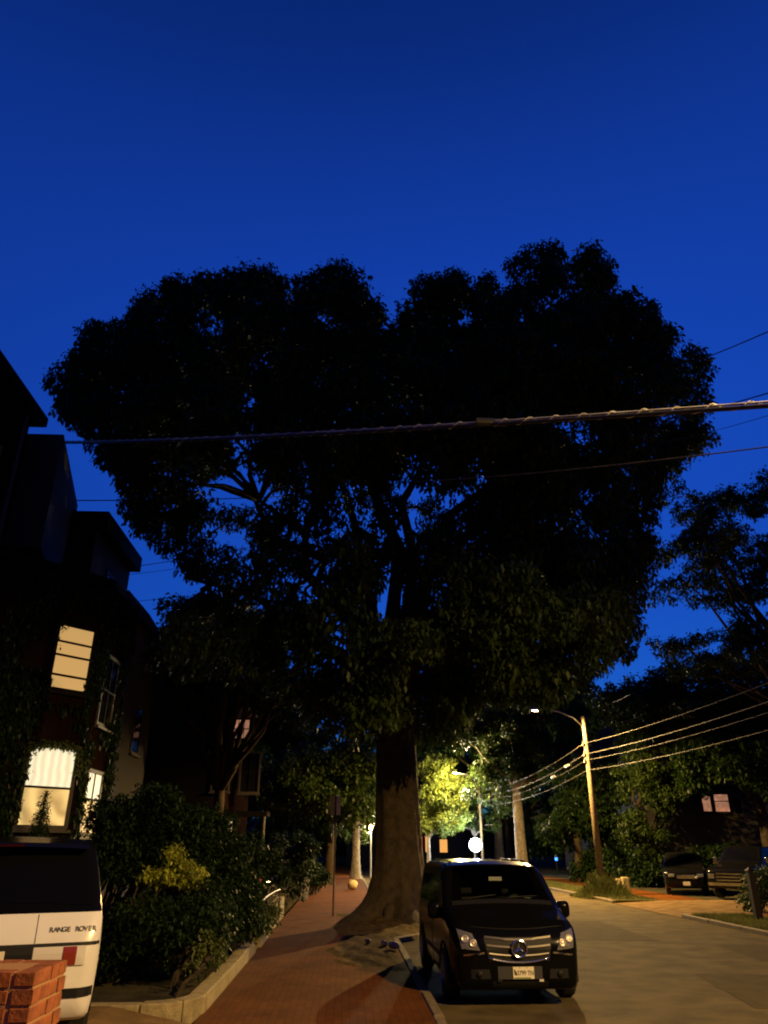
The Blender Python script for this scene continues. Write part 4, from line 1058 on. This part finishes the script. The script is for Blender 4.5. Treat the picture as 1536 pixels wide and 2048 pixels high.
sb.patch('bumper_strip', 'front', [(-.965, .50), (.965, .50), (.965, .575), (-.965, .575)], M['plastic'], suv, off=.012, nu=60, nv=3)
sb.strip('panel_seam', 'front', [(.40, z) for z in np.linspace(.95, 1.18, 6)], .004, M['grey_plastic'], suv, off=.001)
# letters follow the curve of the tailgate one by one
bar = empty_b = None
for k, ch in enumerate('RANGE ROVER'):
    if ch == ' ': continue
    x = .53 + k*.0385
    p, nn = sb.hit('front', x, 1.05)
    lt = link('badge_letter', text_mesh(ch, .062, 'badge_letter', .002, .0012), M['letter'], suv)
    xx = Vector((1, 0, 0)); xx = (xx - nn*xx.dot(nn)).normalized(); yy = nn.cross(xx)
    lt.matrix_local = Matrix.Translation(p + nn*.004) @ Matrix((xx, yy, nn)).transposed().to_4x4()
# ------------------------------------------------------------------ other cars
CT = [(0.0, .40, .66, .66), (.05, .30, .76, .78), (.18, .24, .84, .86), (.5, .22, .92, .90), (1.1, .22, 1.00, .91), (1.25, .22, 1.06, .91), (1.9, .22, 1.46, .90), (2.2, .22, 1.52, .90), (3.3, .22, 1.50, .90), (4.1, .24, 1.20, .89), (4.5, .3, 1.0, .84), (4.6, .4, .8, .74)]
UT = [(0.0, .45, .82, .72), (.05, .36, .93, .83), (.18, .30, 1.02, .90), (.5, .28, 1.08, .94), (1.1, .28, 1.16, .95), (1.25, .28, 1.22, .95), (1.85, .28, 1.66, .94), (2.15, .28, 1.74, .94), (4.1, .28, 1.73, .94), (4.5, .3, 1.35, .92), (4.65, .38, 1.0, .88)]
def small_car(name, label, tab, belt, zroof, loc, rz, paint, lamp, group=None, lit=False):
    root = empty(name, loc, rz, label, 'car', group)
    b = Body(tab, belt, .2, zroof, n_u=40); b.build(M[paint], root)
    y0 = tab[5][0]; y1 = tab[6][0]
    b.patch('windscreen', 'top', [(-.68, y0+.05), (.68, y0+.05), (.55, y1), (-.55, y1)], M['auto_glass'], root, nu=8, nv=5)
    zh = tab[1][2] - .12
    for s in (-1, 1):
        ax = 'right' if s > 0 else 'left'
        b.patch('side_window', ax, [(y1-.3, belt+.06), (y1+1.6, belt+.06), (y1+1.3, zroof-.16), (y1+.15, zroof-.16)], M['auto_glass'], root, nu=6, nv=4)
        b.patch('headlight', 'front', [(min(s*.48, s*.74), zh-.06), (max(s*.48, s*.74), zh-.06), (max(s*.48, s*.74), zh+.07), (min(s*.48, s*.74), zh+.07)], M[lamp], root, off=.012, nu=5, nv=3)
        for wy in (.9, 3.6): wheel(root, s*.80, wy, .33, .21, 8)
        MB().box(s*.95-.09, s*.95+.09, y0+.35, y0+.47, belt+.02, belt+.16).build('wing_mirror', M[paint], root, bevel=.03)
    b.patch('grille', 'front', [(-.36, zh-.12), (.36, zh-.12), (.40, zh+.03), (-.40, zh+.03)], M['chrome'], root, nu=6, nv=3)
    pb = b.hit('front', 0, .5)[0]
    MB().box(-.15, .15, pb.y-.025, pb.y-.01, .42, .57).build('number_plate', M['plate'], root)
    return root
p = at(1350, 1748, 36.5)
small_car('car', 'dark SUV nosing out of the right-hand drive with one headlight glinting', UT, 1.05, 1.74, (p.x+.35, 36.2, .12), R(-22), 'dark_paint', 'lens')
p = at(716, 1712, 125)
small_car('car', 'far car with white headlights on, left of the big trunk', CT, .9, 1.52, (p.x, 125, 0), 0, 'dark_paint', 'headlight_on')
p = at(1500, 1700, 31)
tr = empty('pickup_truck', (15.9, 33.2, .13), R(-48), 'dark pickup truck with pale trim strips at the right edge', 'truck')
TT = [(0.0, .5, 1.0, .80), (.06, .42, 1.10, .90), (.3, .38, 1.22, .96), (1.2, .36, 1.32, .98), (1.4, .36, 1.40, .98), (1.95, .36, 1.92, .97), (2.3, .36, 2.0, .97), (3.6, .36, 1.98, .97), (3.8, .38, 1.5, .97), (3.9, .40, 1.30, .97), (5.5, .42, 1.30, .97)]
tb = Body(TT, 1.25, .18, 2.0, n_u=50); tb.build(M['dark_paint'], tr)
tb.patch('windscreen', 'top', [(-.76, 1.45), (.76, 1.45), (.62, 1.95), (-.62, 1.95)], M['auto_glass'], tr, nu=8, nv=5)
gT = tb.patch('grille', 'front', [(-.5, .66), (.5, .66), (.52, 1.0), (-.52, 1.0)], M['plastic'], tr)
for z in (.72, .84, .96): tb.patch('grille_bar', 'front', [(-.5, z-.02), (.5, z-.02), (.5, z+.02), (-.5, z+.02)], M['chrome'], gT, off=.02, nu=8, nv=1)
tb.patch('bumper', 'front', [(-.86, .52), (.86, .52), (.86, .63), (-.86, .63)], M['chrome'], tr, off=.03, nu=8, nv=2)
for s in (-1, 1):
    ax = 'right' if s > 0 else 'left'
    tb.patch('headlight', 'front', [(min(s*.58, s*.82), .78), (max(s*.58, s*.82), .78), (max(s*.58, s*.82), .96), (min(s*.58, s*.82), .96)], M['lens'], tr, off=.012, nu=5, nv=3)
    tb.patch('side_window', ax, [(1.75, 1.36), (3.5, 1.36), (3.4, 1.84), (2.1, 1.84)], M['auto_glass'], tr, nu=6, nv=4)
    tb.patch('trim_strip', ax, [(1.2, .80), (3.6, .80), (3.6, .86), (1.2, .86)], M['chrome'], tr, off=.014, nu=8, nv=1)
    for wy in (1.0, 4.5): wheel(tr, s*.86, wy, .40, .26, 8)
    MB().box(s*1.12-.1, s*1.12+.1, 1.6, 1.72, 1.32, 1.58).build('wing_mirror', M['chrome'], tr, bevel=.03)
# ================================================================== street furniture and small things
# brick gate pillar, every brick its own piece
pil = empty('gate_pillar', (-1.92, 5.02, .12), 0, 'red brick gate pillar in front of the white car', 'pillar')
PW, PH = .50, 1.41
MB().box(-PW/2+.007, PW/2-.007, -PW/2+.007, PW/2-.007, 0, PH-.010).build('mortar_core', M['mortar'], pil)
bl, bh, bw, j = .2415, .068, .112, .013
bmesh_b = MB().box(-bl/2, bl/2, -bw/2, bw/2, -bh/2, bh/2).mesh('brick')
bm = bmesh.new(); bm.from_mesh(bmesh_b); bmesh.ops.bevel(bm, geom=list(bm.edges), offset=.006, segments=1, affect='EDGES'); bm.to_mesh(bmesh_b); bm.free()
bmesh_b.materials.append(M['brick'])
half = MB().box(-bw/2, bw/2, -bw/2, bw/2, -bh/2, bh/2).mesh('brick'); half.materials.append(M['brick'])
def brick(x, y, z, rz, me=bmesh_b):
    o = bpy.data.objects.new('brick', me); col.objects.link(o); o.parent = pil
    o.location = (x + rnd.uniform(-.003, .003), y + rnd.uniform(-.003, .003), z); o.rotation_euler = (rnd.uniform(-.01, .01), rnd.uniform(-.01, .01), rz + rnd.uniform(-.012, .012))
n_c = 17; ch = PH / n_c
for k in range(n_c):
    z = (k + .5)*ch; e = PW/2 - bw/2
    for q in range(4):
        a = q*math.pi/2; c_, s_ = math.cos(a), math.sin(a)
        rows = [(-PW/2 + bl/2 + .001, bmesh_b), (-PW/2 + bl + j + (PW-bw-bl-2*j)/2, None)] if k % 2 == 0 else [(-PW/2 + bw + j + bl/2, bmesh_b)]
        for t, me in rows:
            if me is None:
                t, me = -PW/2 + bl + j + bw/2, half
            brick(c_*t + s_*e, s_*t - c_*e, z, a, me)
        if k % 2: brick(c_*(-PW/2+bw/2) + s_*e, s_*(-PW/2+bw/2) - c_*e, z, a, half)
# street sign post with two angled plates
p0 = Vector((-0.34, 26.6, .11))
sg = empty('street_sign', p0, 0, 'slim brown signpost with two narrow parking signs edge on beside the trunk', 'sign')
MB().box(-.03, .03, -.03, .03, 0, at(668, 1588, 26.6).z-.1).build('post', M['rust'], sg)
zt, zb = at(668, 1592, 26.6).z-.11, at(668, 1630, 26.6).z-.11
for s, w in ((-1, .17), (1, .13)):
    MB().obox((s*.035, -.045, zb), (s*w, .10, 0), (0, .004, 0), (0, 0, zt-zb)).build('sign_plate', M['sign'], sg)
# white stone at the kerb
st = MB(); nlat, nlon = 9, 14
for i in range(nlat+1):
    for k in range(nlon):
        a, b = math.pi*i/nlat, 2*math.pi*k/nlon; w = 1 + .10*math.sin(3*b+a*2)+.07*math.cos(5*b-a)
        st.v.append((.26*w*math.sin(a)*math.cos(b),   .24*w*math.sin(a)*math.sin(b), .24+.24*math.cos(a)))
for i in range(nlat):
    for k in range(nlon): st.f.append((i*nlon+k, i*nlon+(k+1) % nlon, (i+1)*nlon+(k+1) % nlon, (i+1)*nlon+k))
o = st.build('boulder', M['stone_white'], None, smooth=True); o.location = (at(705, 1775, 42).x, 42, .1); tag(o, 'round pale boulder at the kerb left of the big trunk', 'boulder')
# pale stones lying on the soil between the trunk and the van
for px, py, sc, lab in ((786, 1893, .13, 'largest pale stone on the soil beside the van'), (768, 1886, .09, 'middle pale stone on the soil in front of the trunk'), (735, 1880, .07, 'smallest pale stone on the soil nearest the pavement')):
    p = at(px, py, 18.6); t_ = (CAM_H-.20)/(CAM_H-p.z)
    o = bpy.data.objects.new('soil_stone', bpy.data.objects['boulder'].data); col.objects.link(o)
    o.location = (p.x*t_, 18.6*t_, .15); o.scale = (sc/.26, sc/.3, sc/.40); o.rotation_euler = (0, .2, rnd.uniform(0, 6))
    tag(o, lab, 'stone', 'pale stones on the soil')
# bicycle leaning by the wall
bk = empty('bicycle', (-2.75, 28.6, .22), R(62), 'parked bicycle with a red reflector behind the ivy wall', 'bicycle')
def ring_at(x, r, t): return [(x + math.cos(a)*r, 0, r + math.sin(a)*r) for a in np.linspace(0, 2*math.pi, 29)]
for x in (-.52, .52):
    wh = MB().tube(ring_at(x, .34, 0), .02, 6, cap=False).build('wheel', M['rubber'], bk)
    m = MB().tube([(x + math.cos(a)*.315, 0, .34 + math.sin(a)*.315) for a in np.linspace(0, 2*math.pi, 25)], .012, 5, cap=False)
    for k in range(12):
        a = math.pi*2*k/12; m.tube([(x, 0, .34), (x+math.cos(a)*.31, 0, .34+math.sin(a)*.31)], .003, 4)
    m.build('rim', M['steel'], wh)
fr = MB()
for a, b in (((-.52, 0, .34), (-.15, 0, .80)), ((-.15, 0, .80), (-.05, 0, .30)), ((-.05, 0, .30), (-.52, 0, .34)), ((-.15, 0, .78), (.36, 0, .80)), ((-.05, 0, .30), (.38, 0, .72)), ((.34, 0, .92), (.40, 0, .66)), ((.40, 0, .66), (.52, 0, .34)), ((-.15, 0, .80), (-.19, 0, .94))): fr.tube([a, b], .018, 7)
fr.build('frame', M['dark_paint'], bk)
MB().tube([(.30, -.28, 1.0), (.36, -.12, .98), (.35, 0, .95), (.36, .12, .98), (.30, .28, 1.0)], .013, 7).build('handlebar', M['chrome'], bk, smooth=True)
MB().prism([(-.32, -.08), (-.28, -.085), (-.05, -.02), (-.05, .02), (-.28, .085), (-.32, .08)], .93, .97).build('saddle', M['plastic'], bk, bevel=.012)
MB().lathe([(.035, 0), (.035, .02)], 12).build('reflector', M['reflector'], bk).matrix_local = Matrix.Translation((-.30, 0, .86)) @ Matrix.Rotation(R(-90), 4, 'Y')
MB().lathe([(.03, 0), (.04, .05), (.03, .06)], 12).build('front_lamp', M['chrome'], bk).matrix_local = Matrix.Translation((.40, 0, .88)) @ Matrix.Rotation(R(90), 4, 'Y')
# curved iron handrail on the wall and a grey board
hr = empty('handrail', (-2.3, 21, .2), 0, 'thin curved metal handrail above the ivy on the wall', 'handrail')
pts = [at(516, 1818, 19.6), at(521, 1805, 20.6), at(535, 1792, 22.2), at(552, 1782, 23.8), at(560, 1779, 24.6)]
MB().tube([q - Vector((-2.3, 21, .2)) for q in pts], .02, 7).build('rail', M['steel'], hr, smooth=True)
for i in (0, 2, 4): MB().tube([pts[i] - Vector((-2.3, 21, .2)), Vector((pts[i].x, pts[i].y, .22)) - Vector((-2.3, 21, .2))], .016, 6).build('baluster', M['rust'], hr)
p = at(606, 1782, 34); gb = MB().obox((0, 0, 0), (.30, .25, 0), (-.03, .04, 0), (.10, .06, .75)).build('board', M['grey_board'], None, bevel=.01); gb.location = (p.x-.12, 34, .12); tag(gb, 'small grey board leaning at the dark bush by the pavement', 'board')
# two granite posts and a dark post on the right
for px, lab, hh in ((1236, 'short granite post nearest the utility pole', .62), (1253, 'short granite post on the right of the pair by the pole', .68)):
    p = at(px, 1788, 39.0)
    o = MB().box(-.17, .17, -.14, .14, 0, hh).build('granite_post', M['granite'], None, bevel=.04); o.location = (p.x, 39.0, .1); o.rotation_euler = (0, 0, rnd.uniform(-.3, .3)); tag(o, lab, 'post', 'pair of granite posts')
p = at(1519, 1845, 24.5)
dp = empty('fence_post', (p.x, 24.5, .11), 0, 'dark wooden post on the verge at the right edge', 'post')
MB().box(-.1, .1, -.1, .1, 0, 1.35).build('post', M['dark_trim'], dp, bevel=.012)
MB().add([(-.13, -.13, 1.352), (.13, -.13, 1.352), (.13, .13, 1.352), (-.13, .13, 1.352), (0, 0, 1.46)], [(0, 1, 4), (1, 2, 4), (2, 3, 4), (3, 0, 4), (3, 2, 1, 0)]).build('cap', M['dark_trim'], dp)
# ------------------------------------------------------------------ poles, lamps and wires
def light(parent, loc, watts, colr, size=.12, kind='POINT', cone=None, name='bulb_light', blend=.5):
    ld = bpy.data.lights.new(name, kind); ld.energy = watts * GAIN; ld.color = colr; ld.shadow_soft_size = size
    if kind == 'SPOT': ld.spot_size = cone; ld.spot_blend = blend
    o = bpy.data.objects.new(name, ld); col.objects.link(o); o.parent = parent; o.location = loc
    return o
def cobra(parent, tip, d, lens, scale=1.0):
    """cobra head at tip, d horizontal direction away from the pole"""
    d = Vector(d).normalized(); w = Vector((-d.y, d.x, 0)); m = MB()
    secs = [(-.1, .05, .05), (.05, .09, .08), (.25, .15, .10), (.50, .15, .08), (.64, .08, .04)]
    for t, hw, hh in secs:
        for k in range(10):
            a = 2*math.pi*k/10; z = math.sin(a)*hh
            m.v.append(tuple(tip + d*t*scale + w*math.cos(a)*hw*scale + Vector((0, 0, max(z, -.02)*scale))))
    for i in range(4):
        for k in range(10): m.f.append((i*10+k, i*10+(k+1) % 10, (i+1)*10+(k+1) % 10, (i+1)*10+k))
    m.f += [tuple(range(10)), tuple(40+k for k in range(10))]
    h = m.build('lamp_head', M['steel'], parent, smooth=True)
    l = MB()
    for t, hw, z in ((.14, .10, -.025), (.20, .12, -.06), (.42, .12, -.07), (.52, .09, -.025)):
        for k in range(8):
            s = -1 + 2*k/7; l.v.append(tuple(tip + d*t*scale + w*s*hw*scale + Vector((0, 0, (z*(1-.5*s*s)) if z < -.03 else z))*scale))
    for i in range(3):
        for k in range(7): l.f.append((i*8+k, i*8+k+1, (i+1)*8+k+1, (i+1)*8+k))
    l.build('lens', M[lens], h)
    return h
def utility_pole(label, x, y, top, head_at, arm_z, watts, cone, blend):
    root = empty('utility_pole', (x, y, .05), 0, label, 'pole', 'utility poles along the right-hand verge')
    MB().tube([(0, 0, -.2), (0, 0, top*.5), (0, 0, top)], [.165, .14, .11], 14).build('shaft', M['wood_pole'], root, smooth=True)
    hv = Vector(head_at) - Vector((x, y, .05)); d = Vector((hv.x, hv.y, 0)).normalized(); base = Vector((0, 0, arm_z))
    tip = hv - d*.3
    path = [base + d*.1, base.lerp(tip, .25) + Z*.22, base.lerp(tip, .6) + Z*.24, tip + Z*.06, tip]
    MB().tube(path, .032, 8).build('lamp_arm', M['steel'], root, smooth=True)
    cobra(root, tip, d, 'lamp_lens')
    light(root, tip + d*.32 + Vector((0, 0, -.16)), watts, LAMP_COL, .10, 'SPOT', cone, blend=blend)
    return root
u1p = utility_pole('weathered utility pole with street lamp across the road', PX, PY, at(1165, 1432, PY).z-.05, at(1072, 1420, PY), at(1162, 1452, PY).z-.05, LAMP_POLE_W, R(172), .22)
for zpx in (1490, 1510, 1523):
    z = at(1170, zpx, PY).z - .05
    MB().box(-.20, .20, -.09, .09, z-.045, z+.045).build('bracket', M['steel'], u1p)
    MB().lathe([(.03, 0), (.06, .03), (.04, .06), (.055, .09), (.03, .12)], 12).build('insulator', M['trim'], u1p).location = (-.15, 0, z+.046)
MB().box(.12, .24, -.08, .08, at(1180, 1555, PY).z-.2, at(1180, 1555, PY).z+.1).build('junction_box', M['grey_plastic'], u1p)
N2 = Vector((13.0, 1.2, 0))
u2p = utility_pole('utility pole with street lamp just outside the view on the right', N2.x, N2.y, 10.2, Vector((9.9, 1.6, 9.7)), 9.5, LAMP_NEAR_W, R(177), .36)
# far lamp pole lighting the yellow tree
p = at(957, 1556, 62)
u3 = empty('street_lamp', (p.x, 62, .05), 0, 'slim distant lamp pole beside the yellow-green tree', 'street lamp')
MB().tube([(0, 0, 0), (0, 0, p.z)], [.11, .075], 10).build('shaft', M['wood_pole'], u3, smooth=True)
h3 = at(914, 1546, 57.0) - Vector((p.x, 62, .05)); d3 = Vector((h3.x, h3.y, 0)).normalized()
MB().tube([(0, 0, p.z-.35), h3*.5 + Vector((0, 0, (p.z-.3)*.5)) + Z*.2, h3], .03, 7).build('lamp_arm', M['steel'], u3, smooth=True)
cobra(u3, h3, d3, 'far_lens', 1.2)
light(u3, h3 + d3*.35 + Vector((0, 0, -.2)), LAMP_FAR_W, (1.0, .72, .30), .12)
MB().lathe([(.06, 0), (.13, .12), (.13, .3), (.05, .42)], 12).build('photocell', M['clear'], u3).location = (0, 0, p.z)
# white globe lamp
p = at(951, 1690, 59)
gl = empty('globe_lamp', (p.x, 59, 0), 0, 'glaring white globe lamp showing over the van roof', 'globe lamp')
MB().tube([(0, 0, 0), (0, 0, p.z-.32)], [.06, .05], 10).build('post', M['dark_trim'], gl)
sph = MB().lathe([(.46*math.sin(a), -.46*math.cos(a)) for a in np.linspace(.12, math.pi-.02, 14)], 18); sph.build('globe', M['globe'], gl, smooth=True).location = (0, 0, p.z)
light(gl, (0, -.1, p.z+.62), GLOBE_W, (.78, .88, 1.0), .2)
# lantern by the far pavement
p = at(742, 1655, 58)
ln = empty('lantern_post', (p.x, 58, .1), 0, 'thin lantern post with a small warm bulb left of the trunk', 'street lamp')
MB().tube([(0, 0, 0), (0, 0, p.z-.3)], [.06, .05], 9).build('post', M['steel'], ln)
MB().lathe([(.05, -.2), (.13, -.12), (.16, .16), (.05, .26)], 10).build('lantern', M['win_yellow'], ln).location = (0, 0, p.z-.1)
light(ln, (0, -.25, p.z-.1), 1300, (1.0, .75, .4), .08)
# tiny blue light on a meter post
p = at(1112, 1717, 70)
bl_ = empty('meter_post', (p.x, 70, .1), 0, 'small post with a tiny blue light far right of the van', 'post')
MB().box(-.05, .05, -.05, .05, 0, p.z-.05).build('post', M['dark_trim'], bl_)
MB().box(-.12, .12, -.09, -.052, p.z-.26, p.z-.02).build('blue_light', M['blue_led'], bl_, bevel=.02)
# wires
def wire(name, label, a, b, sag, r, material='cable', parent=None, n=26, cat='wire'):
    a, b = Vector(a), Vector(b); pts = []
    for i in range(n+1):
        t = i/n; p = a.lerp(b, t); p.z -= sag*4*t*(1-t); pts.append(p)
    o = MB().tube(pts, r, 6).build(name, M[material], parent, smooth=True)
    if parent is None: tag(o, label, cat)
    return o
A = at(1700, 800, 6.2); B = at(120, 886, 19.5)
cb = empty('cable_bundle', A, 0, 'thick lashed cable crossing in front of the big tree crown', 'cable')
off = -A
wire('cable', '', A + off, B + off, .12, .028, 'cable', cb, 40)
wire('messenger', '', A + off + Z*.052, B + off + Z*.05, .12, .013, 'messenger', cb, 40)
lash = MB(); lp = []; turns = (B-A).length / .42; n_ = int(turns*10)
for i in range(n_ + 1):
    t = i/n_; q = (A+off).lerp(B+off, t); q.z -= .12*4*t*(1-t) - .025; a = 2*math.pi*turns*t
    lp.append(q + Vector((0, math.cos(a)*.034, math.sin(a)*.052)))
lash.tube(lp, .009, 4).build('lashing_wire', M['messenger'], cb)
q = at(1325, 822, 0) if False else A.lerp(B, .225) + off
MB().tube([q + Vector((-.22, 0, -.04)), q + Vector((.22, 0, -.05))], .06, 8).build('splice_case', M['cable'], cb)
wire('wire', 'thin service wire just below the thick cable at right', at(1700, 872, 6.6), at(800, 965, 13), .08, .009, 'cable_steel')
wire('wire', 'thin dark wire rising above the cable at the right edge', at(1700, 590, 8.5), at(1300, 755, 24), .1, .014)
wire('wire', 'dark wire meeting the thick cable at the right edge', at(1700, 735, 8.5), at(1280, 850, 22), .1, .014)
wire('wire', 'fine wire under the cable end by the crown edge', at(1700, 780, 9), at(1300, 890, 24), .1, .007)
wire('wire', 'dark wire from the attic wall into the left side of the crown', at(150, 1001, 19.0), at(700, 985, 27), .1, .016)
wire('wire', 'upper of two fine wires over the second eave at left', at(250, 1136, 26), at(640, 1065, 31), .1, .014)
wire('wire', 'lower of two fine wires over the second eave at left', at(250, 1150, 26), at(640, 1090, 31), .1, .009)
wire('wire', 'fine wire above the third eave at left', at(255, 1204, 29), at(640, 1155, 33), .1, .010)
zz = [at(1168, q_, PY).z for q_ in (1487, 1508, 1520, 1540)]
for k, (z, r_, lab) in enumerate(zip(zz, (.008, .012, .007, .009), ('topmost', 'thick second', 'thin third', 'lowest'))):
    xo = PX - .14 + .02*k
    wire('pole_wire', f'{lab} wire running from the utility pole towards the camera side', (xo, PY, z), (N2.x-.15, N2.y+1, z + .5), .55, r_, 'cable_steel')
    wire('pole_wire', f'{lab} wire running from the utility pole to the far street', (xo, PY, z), (at(957, 1600, 62).x+.05, 61.8, 6.2 - .35*k), .5, r_, 'cable_steel')
for k, (px, z) in enumerate(((1120, 1), (1140, 2))):
    q = Vector((PX-.1, PY, zz[z])).lerp(Vector((at(957, 1600, 62).x, 61.8, 6.2 - .35*z)), .12 + .1*k); q.z -= .25
    o = MB().tube([q + Vector((0, -.5, .0)), q + Vector((0, -.2, .0)), q + Vector((0, .2, .0)), q + Vector((0, .5, 0))], [.03, .09, .09, .03], 8).build('splice_case', M['steel'], None, smooth=True)
    tag(o, ('splice case hanging nearest the utility pole', 'splice case hanging further from the utility pole')[k], 'splice case')
wire('pole_wire', 'short wire above the lamp arm of the utility pole', at(1225, 1405, PY), at(1262, 1388, 34), .02, .014, 'cable_steel')
